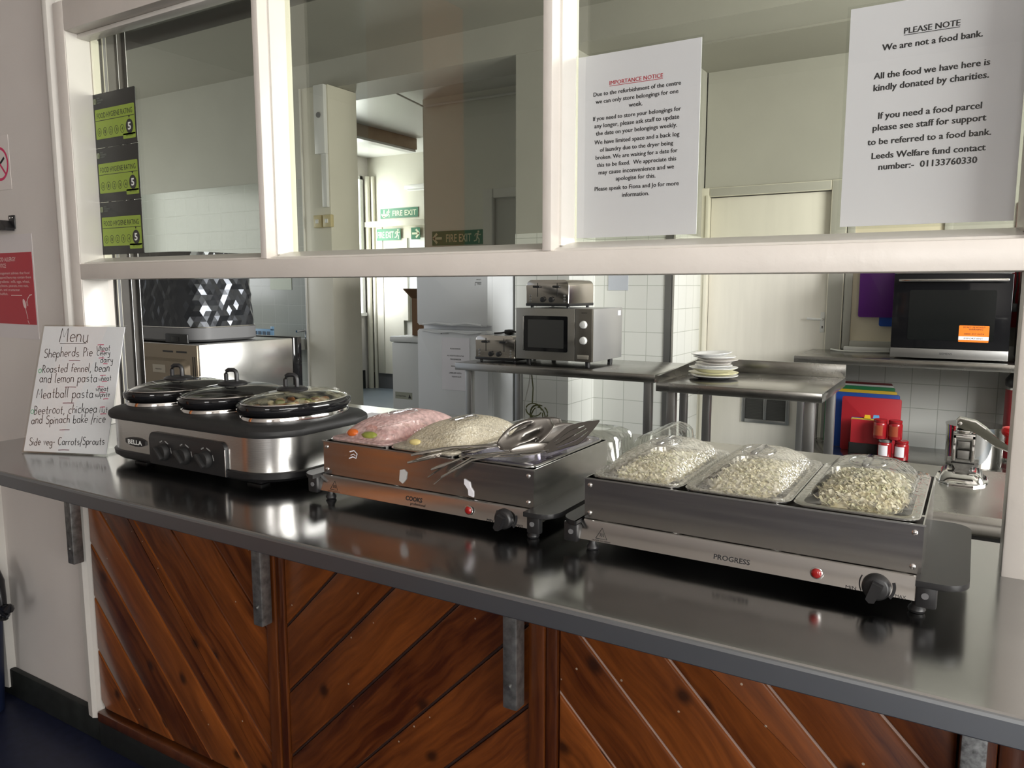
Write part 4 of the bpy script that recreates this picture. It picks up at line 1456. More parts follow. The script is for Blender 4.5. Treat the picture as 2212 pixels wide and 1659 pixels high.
def heap(x0, x1, m, name, label, seed, flakes, h, mats, curly=True):
    random.seed(seed)
    cx, cy = (x0 + x1) / 2, 1.085
    hx, hy = (x1 - x0) / 2 - .020, .105
    mb = MB()
    rings = []
    N = 36
    for t in (1.0, .88, .74, .6, .45, .3, .15, .04):
        rr = []
        for k in range(N):
            a = 2 * pi * k / N
            ca, sa = cos(a), sin(a)
            q = max(abs(ca), abs(sa)) ** .55
            z = 1.050 + h * (1 - t ** 2.2) + random.uniform(-.0022, .0022)
            rr.append((cx + hx * t * ca / q, cy + hy * t * sa / q, z))
        rings.append(rr)
    mb.loft(rings, m, False, True)
    for _ in range(flakes):
        t, a = math.sqrt(random.random()), random.uniform(0, 2 * pi)
        q = max(abs(cos(a)), abs(sin(a))) ** .55
        px, py = cx + hx * t * .97 * cos(a) / q, cy + hy * t * .97 * sin(a) / q
        pz = 1.051 + h * (1 - t ** 2.2) + random.uniform(0, .003)
        ang = random.uniform(0, 2 * pi)
        L, W = (random.uniform(.012, .026), random.uniform(.0014, .0028)) if curly else (random.uniform(.007, .015), random.uniform(.003, .005))
        d = Vector((cos(ang), sin(ang), random.uniform(-.25, .25)))
        s = Vector((-sin(ang), cos(ang), random.uniform(-.7, .7))).normalized() * W
        c0 = Vector((px, py, pz))
        k = mb.mi(random.choice(mats))
        prev = None
        bend = Vector((-sin(ang), cos(ang), 0)) * random.uniform(-.006, .006)
        for j in range(9):
            u = (j / 8 - .5)
            p = c0 + d * L * u + bend * (1 - 4 * u * u) + VZ * (.0026 * sin(j * 1.3 + ang) if curly else .001)
            w2 = s * (1 - (2 * abs(u)) ** 4 * .6)
            cur = (mb.bm.verts.new(p + w2), mb.bm.verts.new(p - w2))
            if prev:
                f = mb.bm.faces.new((prev[0], prev[1], cur[1], cur[0]))
                f.material_index = k
                f.smooth = True
            prev = cur
    o = mb.build(name, base=(cx, cy, 1.045))
    return tag(o, label, 'food', None, 'stuff')


FOOD_W = mat('cream_food_shreds', (0.82, 0.78, 0.62), 0.4)  # lighter cream shreds mixed in at random
FOOD_G = mat('pale_green_shreds', (0.66, 0.65, 0.44), 0.4)
W2P = [(-.4555, -.3225), (-.3205, -.1835), (-.1815, -.0405)]
for i, (a, b) in enumerate(W2P):
    wh = ('left', 'middle', 'right')[i]
    pan_tray(a, b, 'steel pan under the %s domed lid of the right hand buffet server' % wh)
    heap(a, b, FOOD_PALE, 'pale_food', 'pale curly shredded food under the %s lid of the right hand server' % wh, 50 + i, (420, 560, 800)[i], (.009, .014, .021)[i],
         [FOOD_PALE, FOOD_W, FOOD_W, FOOD_PALE, FOOD_G])
    pan_lid(a, b, (LID_WET, LID_WET, LID_CLR)[i], ('misted clear lid at the left of the right hand server', 'droplet covered clear lid in the middle of the right hand server',
                                                   'clearest domed lid, at the right end of the right hand server')[i], (.029, .030, .031)[i])
W1P = [(-.9635, -.8285), (-.8265, -.6915), (-.6895, -.5475)]
for i, (a, b) in enumerate(W1P):
    wh = ('left', 'middle', 'right')[i]
    pan_tray(a, b, 'steel pan in the %s place of the server beside the slow cooker' % wh)
heap(-.9635, -.8285, FOOD_PINK, 'beetroot_bake', 'pink vegetable bake under the pink spattered lid', 61, 60, .007, [FOOD_PINK, FOOD_PINK, SPROUT, FOOD_BEIGE], False)
heap(-.8265, -.6915, FOOD_BEIGE, 'beige_bake', 'beige food under the steamed lid beside the utensils', 62, 60, .006, [FOOD_BEIGE, POTATO], False)
random.seed(5)
for nm, x, y, z, rx, ry, rz, m, lab in (('carrot_piece', -.923, .9865, 1.0665, .0125, .008, .0075, CARROT, 'orange carrot piece at the front of the pink spattered lid'),
                                        ('carrot_piece', -.906, 1.015, 1.0725, .012, .009, .006, CARROT, 'reddish carrot piece just behind the front carrot piece'),
                                        ('sprout', -.884, .9875, 1.0655, .019, .009, .007, SPROUT, 'green sprout at the front of the pink spattered lid'),
                                        ('potato_piece', -.7835, .9855, 1.0645, .013, .007, .006, POTATO, 'yellow potato piece showing at the front of the beige lid')):
    mb = MB(); mb.ball((x, y, z), rx, ry, rz, m, 14, 8, .05)
    tag(mb.build(nm), lab, 'vegetable' if nm != 'potato_piece' else 'potato')
pan_lid(-.9635, -.8285, LID_PINK, 'pink spattered domed lid at the left of the server beside the slow cooker', .031)
pan_lid(-.8265, -.6915, LID_SAND, 'beige steamed domed lid beside the utensils', .031)
# third lid lies upside down in its pan, violet tinted
t = thing('pan_lid', (-.6185, 1.09, 1.05), 'violet tinted clear lid turned upside down in the pan under the utensils', 'pan lid', 'clear domed lids on the buffet pans')
mb = MB()
cx, cy = -.6185, 1.091
R3 = lambda ix, z, r: rrect(cx - .0685 + ix, cx + .0685 - ix, cy - .125 + ix, cy + .125 - ix, r, z, 6)
mb.loft([R3(0, 1.0585, .018), R3(0, 1.0568, .018), R3(.011, 1.0568, .022), R3(.014, 1.050, .025), R3(.022, 1.040, .03), R3(.036, 1.030, .03), R3(.05, 1.0255, .017)], LID_EMPTY, False, True)
mb.build('dome', t)
# torn scraps of sticky label on the front of the server
for k, pts in enumerate(([(-.795, 1.022), (-.788, 1.024), (-.781, 1.019), (-.783, 1.008), (-.790, 1.000), (-.797, 1.004)],
                         [(-.667, 1.024), (-.657, 1.020), (-.655, 1.012), (-.650, 1.006), (-.650, .997), (-.659, .999), (-.660, 1.008), (-.667, 1.016)],
                         [(-.906, 1.040), (-.896, 1.043), (-.889, 1.038), (-.892, 1.030), (-.899, 1.032), (-.908, 1.028)])):
    mb = MB()
    if k < 2:
        mb.prism([(p[0], p[1]) for p in pts], .9572, .9588, PAPER if k else mat('grey_tape', (.5, .49, .48), .5))
    else:
        ribbon(mb, pts, .002, PAPER, Vector((0, .9588, 0)), VX, VZ, VN, .0003)
        ribbon(mb, [(-.904, 1.034), (-.897, 1.037), (-.893, 1.034)], .0015, PAPER, Vector((0, .9588, 0)), VX, VZ, VN, .0003)
    o = mb.build('label_scrap')
    tag(o, ('grey torn tape scrap under the utensil handles', 'white torn label scrap right of the utensil handles', 'pale glue smear on the orange lit end of the server')[k], 'label scrap')

# ------------------------------------------------------------------ serving utensils lying across the server
UT = mat('utensil_steel', (0.52, 0.50, 0.47), 0.2, 1.0)
UTB = mat('utensil_bowl_dim_reflection', (0.20, 0.19, 0.175), 0.28, 1.0)  # darker than the handles: dim ceiling reflection put into the colour


def spoon(name, label, end, neck, tip, half, depth, slots=0, hr=.0052):
    """handle from end to neck, shallow oval bowl from neck to tip"""
    end, neck, tip = Vector(end), Vector(neck), Vector(tip)
    t = thing(name, end, label, 'utensil', 'serving utensils on the buffet server')
    mb = MB()
    P = []
    rad = []
    for i in range(9):
        u = i / 8
        p = end.lerp(neck, u) + VZ * (.006 * sin(pi * u))
        P.append(p)
        rad.append(hr * (1.25 - .75 * u) if u > .03 else hr * .7)
    mb.tube(P, rad, UT, 8, flat=.45)
    mb.build('handle', t)
    mb = MB()
    ax = (tip - neck)
    L = ax.length
    ax.normalize()
    sd = ax.cross(VZ).normalized()
    dn = sd.cross(ax).normalized()
    if dn.z > 0:
        dn = -dn
    view = Vector((.52, -.80, .30)).normalized()
    sd2 = ax.cross(view).normalized()
    if sd2.z < 0:
        sd2 = -sd2
    sd2 = (sd2 + sd * (.35 if sd.dot(sd2) > 0 else -.35)).normalized()
    dn = ax.cross(sd2).normalized()
    if dn.dot(view) > 0:
        dn = -dn
    NU, NV = 12, 9
    grid = []
    for i in range(NU + 1):
        u = i / NU
        wd = half * (math.sin(pi * min(1, (u * .93 + .035))) ** .62)
        row = []
        for j in range(NV):
            v = j / (NV - 1) * 2 - 1
            row.append(mb.bm.verts.new(neck + ax * (L * u) + sd2 * (wd * v) + dn * depth * (1 - v * v) * sin(pi * (u * .9 + .05))))
        grid.append(row)
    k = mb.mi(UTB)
    for i in range(NU):
        for j in range(NV - 1):
            if slots and 3 <= i <= 8 and j in ((2, 5) if slots == 2 else (1, 3, 6)) and i in ((3, 4, 5, 6, 7) if j != 3 else (5, 6, 7, 8)):
                continue
            f = mb.bm.faces.new((grid[i][j], grid[i][j + 1], grid[i + 1][j + 1], grid[i + 1][j]))
            f.material_index = k
            f.smooth = True
    o = mb.build('bowl', t)
    sm = o.modifiers.new('thickness', 'SOLIDIFY')
    sm.thickness = .0012
    return t


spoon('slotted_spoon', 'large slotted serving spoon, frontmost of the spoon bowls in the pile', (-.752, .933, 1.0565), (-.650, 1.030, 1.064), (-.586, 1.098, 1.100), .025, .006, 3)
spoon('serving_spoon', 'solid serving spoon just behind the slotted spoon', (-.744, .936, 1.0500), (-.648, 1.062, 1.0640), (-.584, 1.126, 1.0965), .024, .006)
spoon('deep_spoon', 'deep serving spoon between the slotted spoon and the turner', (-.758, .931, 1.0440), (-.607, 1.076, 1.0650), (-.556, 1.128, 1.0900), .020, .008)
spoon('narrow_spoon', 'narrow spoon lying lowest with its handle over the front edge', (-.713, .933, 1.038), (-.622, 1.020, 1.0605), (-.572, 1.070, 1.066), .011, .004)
# slotted turner
t = thing('slotted_turner', (-.689, .93, 1.03), 'slotted turner with pointed blade sticking up at the right of the utensils', 'utensil', 'serving utensils on the buffet server')
mb = MB()
P = [Vector(p) for p in ((-.690, .929, 1.030), (-.650, .955, 1.0565), (-.615, .985, 1.064), (-.588, 1.020, 1.064), (-.568, 1.048, 1.0645))]
mb.tube(P, [.0055, .005, .004, .003, .003], UT, 8, flat=.35)
mb.build('handle', t)
mb = MB()
b0, b1 = Vector((-.572, 1.046, 1.0630)), Vector((-.503, 1.099, 1.1095))
ax = (b1 - b0).normalized(); L = (b1 - b0).length
sd = Vector((-.55, .35, .60)); sd = (sd - ax * sd.dot(ax)).normalized()
nn = ax.cross(sd).normalized()


def tp(u, v):
    return b0 + ax * (L * u) + sd * v


outl = lambda u: (.006 + .0125 * min(1, u * 2.0)) * (1 if u < .5 else (1 - ((u - .5) / .5) ** 1.5 * .95))
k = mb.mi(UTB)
us = [i / 16 for i in range(17)]
strips = [(-1, -.62), (-.44, -.14), (.04, .34), (.52, 1)]
prevrow = None
rows = []
for u in us:
    w_ = outl(u)
    vs_ = []
    for s0 in (-1, -.66, -.50, -.16, .0, .34, .50, 1.0):
        vs_.append(mb.bm.verts.new(tp(u, w_ * s0)))
    rows.append(vs_)
for i in range(16):
    for j in range(7):
        if j in (1, 3, 5) and 3 <= i <= 11:
            continue
        f = mb.bm.faces.new((rows[i][j], rows[i][j + 1], rows[i + 1][j + 1], rows[i + 1][j]))
        f.material_index = k
o = mb.build('blade', t, sharp=None)
sm = o.modifiers.new('thickness', 'SOLIDIFY'); sm.thickness = .0013
# tongs: two arms, ends hanging over the front
t = thing('serving_tongs', (-.70, .93, 1.02), 'steel tongs with rounded arm ends hanging over the front edge', 'utensil', 'serving utensils on the buffet server')
for e, m_, n_ in (((-.706, .932, 1.0165), (-.655, .962, 1.0590), (-.585, 1.000, 1.0615)), ((-.720, .9345, 1.0250), (-.668, .966, 1.0585), (-.598, 1.012, 1.0610))):
    mb = MB()
    P = [Vector(e), Vector(e).lerp(Vector(m_), .5) + Vector((0, 0, .004)), Vector(m_), Vector(m_).lerp(Vector(n_), .5), Vector(n_)]
    mb.tube(P, [.004, .006, .005, .004, .003], UT, 8, flat=.3)
    mb.build('arm', t)

# ================================================================== ON THE GLASS AND THE WALL
NOTE1 = [("IMPORTANCE NOTICE", -0.5417, -0.4501, 1.6496), ("Due to the refurbishment of the centre", -0.5705, -0.4202, 1.6345),
         ("we can only store belongings for one", -0.5662, -0.4241, 1.6225), ("week.", -0.5071, -0.4836, 1.6107),
         ("If you need to store your belongings for", -0.5707, -0.4191, 1.5955), ("any longer, please ask staff to update", -0.5681, -0.4216, 1.5834),
         ("the date on your belongings weekly.", -0.5651, -0.4248, 1.5712), ("We have limited space and a back log", -0.5677, -0.4205, 1.5569),
         ("of laundry due to the dryer being", -0.5574, -0.4306, 1.5443), ("broken. We are waiting for a date for", -0.5649, -0.4230, 1.5322),
         ("this to be fixed.  We appreciate this", -0.5627, -0.4248, 1.5198), ("may cause inconvenience and we", -0.5592, -0.4281, 1.5075),
         ("apologise for this.", -0.5279, -0.4588, 1.4956), ("Please speak to Fiona and Jo for more", -0.5661, -0.4194, 1.4810), ("information.", -0.5163, -0.4690, 1.4684)]
NOTE2 = [("PLEASE NOTE", -0.1096, -0.0441, 1.6598), ("We are not a food bank.", -0.1356, -0.0178, 1.6418), ("All the food we have here is", -0.1440, -0.0074, 1.6052),
         ("kindly donated by charities.", -0.1435, -0.0075, 1.5893), ("If you need a food parcel", -0.1356, -0.0129, 1.5515),
         ("please see staff for support", -0.1416, -0.0070, 1.5357), ("to be referred to a food bank.", -0.1474, -0.0004, 1.5170),
         ("Leeds Welfare fund contact", -0.1410, -0.0052, 1.4978), ("number:-  01133760330", -0.1315, -0.0138, 1.4824)]


def notice(x0, x1, z0, z1, lines, label, red_head):
    t = thing('notice', ((x0 + x1) / 2, 1.2045, z0), label, 'notice')
    yn = 1.2042
    mb = MB(); mb.box(x0, x1, yn, yn + .0012, z0, z1, PAPER)
    mb.build('paper', t)
    mb = MB()
    for i, (s, a, b, z) in enumerate(lines):
        em = .00035 if not red_head else .0002
        for d in (-em, 0, em):
            put_text(mb, s, (a + d, yn, z), (b + d, yn, z), VZ, REDINK if (red_head and i == 0) else INK, VN, .0003 + d * .2, bold=(.006 if i else 0.0))
    s, a, b, z = lines[0]
    mb.box(a, b, yn - .0004, yn - .0002, z - .0022, z - .0014, REDINK if red_head else INK)
    mb.build('lettering', t)
    mb = MB()
    mb.box(x0 - .004, x1 + .004, yn - .0016, yn - .0010, z0 - .004, z1 + .003, ACRYL)
    mb.build('plastic_sleeve', t)


notice(-0.5990, -0.3890, 1.4035, 1.7005, NOTE1, 'white paper notice with red heading and small print on the glass', True)
notice(-0.1780, 0.0320, 1.4060, 1.7030, NOTE2, 'white paper notice with large bold print on the right hand glass', False)


def emblem(mb, cx, cz, y, k):
    """small round wheat-ear badge"""
    for i in range(5):
        a = -1 + i * .5
        ribbon(mb, [(cx + a * .004 * k, cz - .006 * k), (cx + a * .0052 * k, cz), (cx + a * .0035 * k, cz + .006 * k)], .0009 * k, STK_WHITE if i % 2 else STK_GREEN,
               Vector((0, y, 0)), VX, VZ, VN, .0004)


def sticker(x0, z0, z1, label, k):
    w_ = .190
    x1 = x0 + w_
    h_ = z1 - z0
    y = 1.2030
    t = thing('hygiene_sticker', ((x0 + x1) / 2, y, z0), label, 'sticker', 'green and black hygiene rating stickers')
    mb = MB()
    pts = rrect2(x0, x1, z0 + .0006, z1, .004)
    mb.prism(pts, y, y + .0016, STK_BLACK, 'xz')
    mb.build('backing', t)
    gx0, gx1 = x0 + .016, x1 - .006
    gz1, gz0 = z0 + h_ * .715, z0 + h_ * .165
    mb = MB()
    mb.prism(rrect2(gx0, gx1, gz0, gz1, .003), y - .0004, y - .0001, STK_GREEN, 'xz')
    mb.prism(rrect2(gx1 - .052, gx1, gz0 - .009, gz0 + .004, .002), y - .0004, y - .0001, STK_GREEN, 'xz')
    mb.build('green_panel', t)
    mb = MB()
    put_text(mb, 'FOOD HYGIENE RATING', (gx0 + .008, y, gz1 - .0225), (gx1 - .008, y, gz1 - .0225), VZ, STK_BLACK, VN, .0007, height=.0135)
    lz = gz1 - .0285
    mb.box(gx0 + .001, gx1 - .001, y - .0007, y - .0005, lz - .0007, lz + .0007, STK_BLACK)
    bx_ = gx1 - .0225
    mb.prism([(bx_ - .004, lz), (bx_ + .004, lz), (bx_, lz - .006)], y - .0007, y - .0005, STK_BLACK, 'xz')
    cz = (lz - .005 + gz0) / 2
    for i in range(5):
        cx = gx0 + .0155 + i * .0248
        ribbon(mb, [(cx + .0082 * cos(radians(a)), cz - .003 + .0098 * sin(radians(a))) for a in range(0, 361, 20)], .0012, STK_BLACK, Vector((0, y, 0)), VX, VZ, VN, .0007)
        put_text(mb, str(i), (cx - (.0034 if i != 1 else .002), y, cz - .0076), (cx + (.0034 if i != 1 else .002), y, cz - .0076), VZ, STK_BLACK, VN, .0007, height=.0092)
    mb.prism([(bx_ + .0150 * cos(radians(a)), cz + .0175 * sin(radians(a))) for a in range(0, 360, 15)], y - .0009, y - .0006, STK_BLACK, 'xz')
    put_text(mb, '5', (bx_ - .0065, y, cz - .0085), (bx_ + .0065, y, cz - .0085), VZ, STK_WHITE, VN, .0012, bold=.03, height=.018)
    put_text(mb, 'VERY GOOD', (gx1 - .040, y, gz0 - .0035), (gx1 - .010, y, gz0 - .0035), VZ, STK_BLACK, VN, .0007)
    mb.build('rating_lettering', t)
    mb = MB()
    emblem(mb, x0 + .018, z1 - .018, y, 1.15)
    for i, wd in enumerate(('FOOD', 'STANDARDS', 'AGENCY')):
        ln = (.012, .026, .019)[i]
        put_text(mb, wd, (x0 + .028, y, z1 - .013 - i * .0055), (x0 + .028 + ln, y, z1 - .013 - i * .0055), VZ, STK_GREY, VN, .0005, height=.0038)
    mb.build('agency_logo', t)


for k, (z0, z1) in enumerate(((1.6785, 1.8140), (1.5410, 1.6780), (1.4050, 1.5405))):
    sticker(-2.0105, z0, z1, '%s of three green and black hygiene rating stickers on the left pane' % ('topmost', 'middle', 'lowest')[k], k)

# posters and fittings on the wall left of the hatch
yw = 1.185
t = thing('allergy_poster', (-2.425, yw, 1.17), 'red food allergy notice with spoon drawing on the wall left of the hatch', 'poster')
mb = MB(); mb.box(-2.535, -2.312, yw - .0015, yw, 1.170, 1.472, mat('poster_sleeve', (.66, .62, .62), .3))
mb.build('paper', t)
mb = MB(); mb.box(-2.528, -2.318, yw - .0024, yw - .0015, 1.212, 1.420, POSTER)
mb.build('red_panel', t)
mb = MB()
for s, a, b, z, h in (('FOOD ALLERGY', -2.515, -2.405, 1.3955, .012), ('NOTICE', -2.515, -2.462, 1.3775, .012)):
    put_text(mb, s, (a, yw - .0024, z), (b, yw - .0024, z), VZ, POSTER_TXT, VN, .0004, height=h, bold=.01)
for i, (s, b) in enumerate((('Management advises that food', -2.335), ('prepared here may contain these', -2.328), ('ingredients : milk, eggs, wheat,', -2.338),
                            ('soybeans, peanuts, tree nuts,', -2.345), ('fish, and crustacean', -2.395), ('shellfish.', -2.462))):
    z = 1.3575 - i * .0122
    put_text(mb, s, (-2.515, yw - .0024, z), (b, yw - .0024, z), VZ, POSTER_TXT, VN, .0004, height=.0078)
mb.box(-2.445, -2.385, yw - .0030, yw - .0026, 1.2955, 1.2970, POSTER_TXT)
mb.build('lettering', t)
mb = MB()
mb.prism([(-2.375 + .0075 * cos(radians(a)) - .004 * sin(radians(a)), 1.272 + .014 * sin(radians(a))) for a in range(0, 360, 20)], yw - .0030, yw - .0025, POSTER_TXT, 'xz')
ribbon(mb, [(-2.371, 1.258), (-2.364, 1.238), (-2.362, 1.228)], .0028, POSTER_TXT, Vector((0, yw - .0024, 0)), VX, VZ, VN)
ribbon(mb, [(-2.363, 1.224), (-2.357, 1.214)], .0028, POSTER_TXT, Vector((0, yw - .0024, 0)), VX, VZ, VN)
ribbon(mb, [(-2.362, 1.276), (-2.354, 1.288), (-2.350, 1.291), (-2.343, 1.297), (-2.330, 1.299)], .0030, POSTER_TXT, Vector((0, yw - .0024, 0)), VX, VZ, VN)
for d in (-.003, 0, .003):
    ribbon(mb, [(-2.3605 + d, 1.279), (-2.3585 + d, 1.266)], .0014, POSTER_TXT, Vector((0, yw - .0024, 0)), VX, VZ, VN)
mb.build('spoon_and_fork_logo', t)
t = thing('no_smoking_sign', (-2.452, yw, 1.63), 'round red barred no smoking sign high on the left wall', 'sign')
mb = MB(); mb.box(-2.505, -2.398, yw - .0012, yw, 1.600, 1.752, mat('sign_clear_white', (.70, .65, .62), .4))
mb.build('backing', t)
mb = MB()
cx, cz, r = -2.452, 1.674, .044
ribbon(mb, [(cx + r * cos(radians(a)), cz + r * sin(radians(a))) for a in range(0, 361, 10)], .0075, PINKINK, Vector((0, yw - .0012, 0)), VX, VZ, VN)
ribbon(mb, [(cx - r * .7, cz + r * .7), (cx + r * .7, cz - r * .7)], .0065, PINKINK, Vector((0, yw - .0012, 0)), VX, VZ, VN, .0006)
mb.build('red_ring', t)
mb = MB()
ribbon(mb, [(cx - .032, cz - .020), (cx + .026, cz + .016)], .0075, INK, Vector((0, yw - .0012, 0)), VX, VZ, VN, .0003)
mb.build('cigarette_drawing', t)
t = thing('door_closer_bracket', (-2.42, yw, 1.48), 'black metal bracket with screws above the red allergy poster', 'bracket')
mb = MB()
mb.box(-2.425, -2.392, yw - .004, yw, 1.488, 1.527, BLACK, .002)
mb.prism([(-2.50, 1.487), (-2.396, 1.482), (-2.394, 1.490), (-2.425, 1.512), (-2.47, 1.497)], yw - .028, yw - .004, BLACK, 'xz', bev=.002)
mb.build('bracket_body', t)
for x in (-2.416, -2.402):
    mb = MB(); mb.lathe([(.0025, 0), (.002, -.001)], (x, yw - .004, 1.519), CHROME, 10, 'y')
    mb.build('screw', t)

# black bin bag and blue bin at the left edge
t = thing('waste_bin', (-2.72, 1.0, 0), 'dark blue waste bin with a knotted black bag at the left edge', 'bin')
mb = MB()
mb.loft([rrect(-2.915, -2.525, .88, 1.12, .04, .005), rrect(-2.94, -2.497, .865, 1.128, .04, .40), rrect(-2.945, -2.493, .862, 1.132, .04, .415)], BINBLUE)
mb.build('bin_body', t)
mb = MB()
random.seed(3)
rings = []
for k, (r, z) in enumerate(((.222, .405), (.226, .43), (.215, .46), (.17, .49), (.10, .51), (.05, .52))):
    rings.append([(-2.72 + r * cos(2 * pi * i / 22) * (1 + random.uniform(-.03, .03)), .997 + r * .58 * sin(2 * pi * i / 22) * (1 + random.uniform(-.03, .03)),
                   z + random.uniform(-.006, .006)) for i in range(22)])
mb.loft(rings, BINBAG)
mb.build('bin_bag', t)
mb = MB()
mb.tube([(-2.505, 1.08, .475), (-2.465, 1.085, .44), (-2.447, 1.085, .395), (-2.440, 1.085, .365), (-2.445, 1.08, .335)], [.03, .022, .015, .012, .020], BINBAG, 9)
mb.tube([(-2.445, 1.085, .372), (-2.418, 1.085, .368), (-2.392, 1.08, .378), (-2.382, 1.08, .39)], [.010, .013, .015, .004], BINBAG, 9)
mb.tube([(-2.445, 1.085, .362), (-2.422, 1.085, .350), (-2.404, 1.08, .350)], [.010, .012, .004], BINBAG, 9)
mb.build('bag_knot', t)

# ================================================================== INSIDE THE KITCHEN
# ------------------------------------------------------------------ steel table right behind the hatch
t = thing('prep_table', (-1.0, 1.83, 0), 'stainless steel worktable directly behind the hatch', 'table')
mb = MB()
mb.prism([(1.622, .862), (1.618, .868), (1.618, .892), (1.624, .900), (2.045, .900), (2.048, .896), (2.048, .866), (2.04, .862)], -2.95, 1.2, TABLE_STEEL, 'yz', smooth=True)
mb.build('worktop', t)
mb = MB(); mb.box(-2.93, 1.18, 1.636, 1.648, .30, .861, BLACKM, .002)  # black sheet added as the shade under the worktop
mb.build('under_table_shade', t)
mb = MB(); mb.box(-2.9, 1.15, 1.66, 2.02, .35, .375, TABLE_STEEL, .003)
mb.build('undershelf', t)
for x in (-2.88, -1.3, -.1, 1.1):
    for y in (1.67, 2.0):
        mb = MB(); mb.box(x - .018, x + .018, y - .018, y + .018, 0, .862, LEG_STEEL, .003)
        mb.build('leg', t)

# clear food containers on it


def clam(x0, x1, y0, y1, z0, z1, label):
    t = thing('food_container', ((x0 + x1) / 2, (y0 + y1) / 2, z0), label, 'container', 'clear ribbed containers behind the buffet servers')
    mb = MB()
    n = 26

    def ring(ins, z, amp):
        pts = rrect(x0 + ins, x1 - ins, y0 + ins, y1 - ins, .022, z, 5)
        out = []
        for i in range(len(pts)):
            a, b = Vector(pts[i]), Vector(pts[(i + 1) % len(pts)])
            L = (b - a).length
            m_ = max(1, int(L / .0045))
            for j in range(m_):
                p = a.lerp(b, j / m_)
                out.append((p, L))
        c = Vector(((x0 + x1) / 2, (y0 + y1) / 2, z))
        res = []
        s = 0
        for i, (p, L) in enumerate(out):
            s += 1
            d = (p - c)
            d.z = 0
            k_ = 1 + (amp if (s // 2) % 2 else -amp) / d.length
            res.append(tuple(c + d * k_))
        return res
    base = ring(0, z0, 0)
    N = len(base)

    def fit(r):
        return r if len(r) == N else [r[int(i * len(r) / N)] for i in range(N)]
    h = z1 - z0
    rings = [fit(ring(-.006, z0, 0)), fit(ring(-.006, z0 + .002, 0)), fit(ring(0, z0 + .003, .0)), fit(ring(.003, z0 + h * .12, .0018)), fit(ring(.008, z0 + h * .70, .0018)),
             fit(ring(.014, z0 + h * .85, .0018)), fit(ring(.026, z0 + h * .97, .0012)), fit(ring(.034, z1, 0)), fit(ring(.040, z1, 0)), fit(ring(.044, z1 - .004, 0))]
    mb.loft(rings, CLAM, False, True)
    mb.build('ribbed_shell', t, sharp=25)


clam(-1.045, -.715, 1.645, 1.80, .9005, .9745, 'large clear ribbed food container behind the utensils')
clam(-.705, -.620, 1.70, 1.99, .9005, .965, 'small clear ribbed food container behind the left end of the right hand server')
mb = MB(); mb.box(-1.72, -1.46, 1.72, 1.93, .9005, .9025, PAPER)
tag(mb.build('paper_sheet'), 'white sheet of paper lying behind the slow cooker on the worktable', 'paper')
t = thing('glass_bowl', (-1.86, 1.80, .90), 'clear glass bowl barely showing behind the right crock', 'bowl')
mb = MB(); mb.lathe([(.05, .9005), (.075, .92), (.085, .955), (.088, .985), (.084, .985), (.07, .93), (.045, .906)], (-1.86, 1.80, 0), CLAM, 32)
mb.build('bowl_shell', t)

# microwave seen from behind, air fryer on it
t = thing('microwave_oven', (-2.5, 1.87, .90), 'steel microwave seen from behind with the air fryer on top', 'microwave')
mb = MB()
mb.box(-2.78, -2.24, 1.66, 2.075, .915, 1.127, mat('microwave_side_steel', (0.66, 0.65, 0.63), 0.22, 1.0, bump=.05, bscale=7), .004)
cab = mb.build('cabinet', t)
mb = MB(); mb.box(-2.775, -2.245, 1.6545, 1.6605, .918, 1.124, mat('microwave_back_steel', (0.30, 0.25, 0.19), 0.4, .7), .002)
bk = mb.build('back_panel', t)
mb = MB()
for x in (-2.40, -2.325):
    mb.box(x - .030, x + .026, 1.6535, 1.6546, 1.096, 1.102, BLACK)
for x in (-2.268, -2.258):
    mb.box(x - .002, x + .002, 1.6535, 1.6546, 1.005, 1.085, BLACK)
    mb.box(x - .002, x + .002, 1.6535, 1.6546, .94, .985, BLACK)
mb.build('vent_slot', bk)
mb = MB(); mb.loft([[(p[0], 1.6545, p[1]) for p in rrect2(-2.62, -2.285, .925, 1.075, .025)], [(p[0], 1.640, p[1]) for p in rrect2(-2.61, -2.295, .932, 1.066, .03)]], MATS['microwave_back_steel'])
mb.build('raised_cover', bk)
mb = MB(); mb.box(-2.47, -2.40, 1.6385, 1.6400, 1.025, 1.053, mat('rating_plate', (.42, .38, .31), .4))
put_text(mb, 'MICROWAVE', (-2.455, 1.6385, 1.035), (-2.42, 1.6385, 1.035), VZ, INK, VN, .0003)
mb.build('rating_plate', bk)
mb = MB(); mb.box(-2.785, -2.2375, 2.0755, 2.118, .912, 1.130, BLACKG, .003)
mb.build('door', t)
for x in (-2.73, -2.28):
    for y in (1.70, 2.05):
        mb = MB(); mb.cyl((x, y, .9003), (x, y, .916), .014, BLACK)
        mb.build('foot', t)
FX0, FX1, FY0, FY1 = -2.70, -2.285, 1.665, 1.985
t = thing('air_fryer', (-2.5, 1.83, 1.128), 'large dark air fryer with diamond faceted sides standing on the microwave', 'air fryer')
R_ = lambda ins, z: rrect(FX0 + ins, FX1 - ins, FY0 + ins, FY1 - ins, .085, z, 8)
mb = MB()
mb.loft([R_(.03, 1.1285), R_(.008, 1.131), R_(.0, 1.139), R_(.0, 1.178), R_(.003, 1.1805)], GREYP)
mb.build('base_ring', t)
mb = MB(); mb.loft([R_(.0015, 1.1795), R_(.0005, 1.1815), R_(.0015, 1.1835)], CHROME)
mb.build('chrome_band', t)


def resample(ring, n):
    P = [Vector(p) for p in ring]
    L = [(P[(i + 1) % len(P)] - P[i]).length for i in range(len(P))]
    tot = sum(L)
    out = []
    for k in range(n):
        d = tot * k / n
        i = 0
        while d > L[i]:
            d -= L[i]
            i += 1
        out.append(P[i].lerp(P[(i + 1) % len(P)], d / L[i]))
    return out


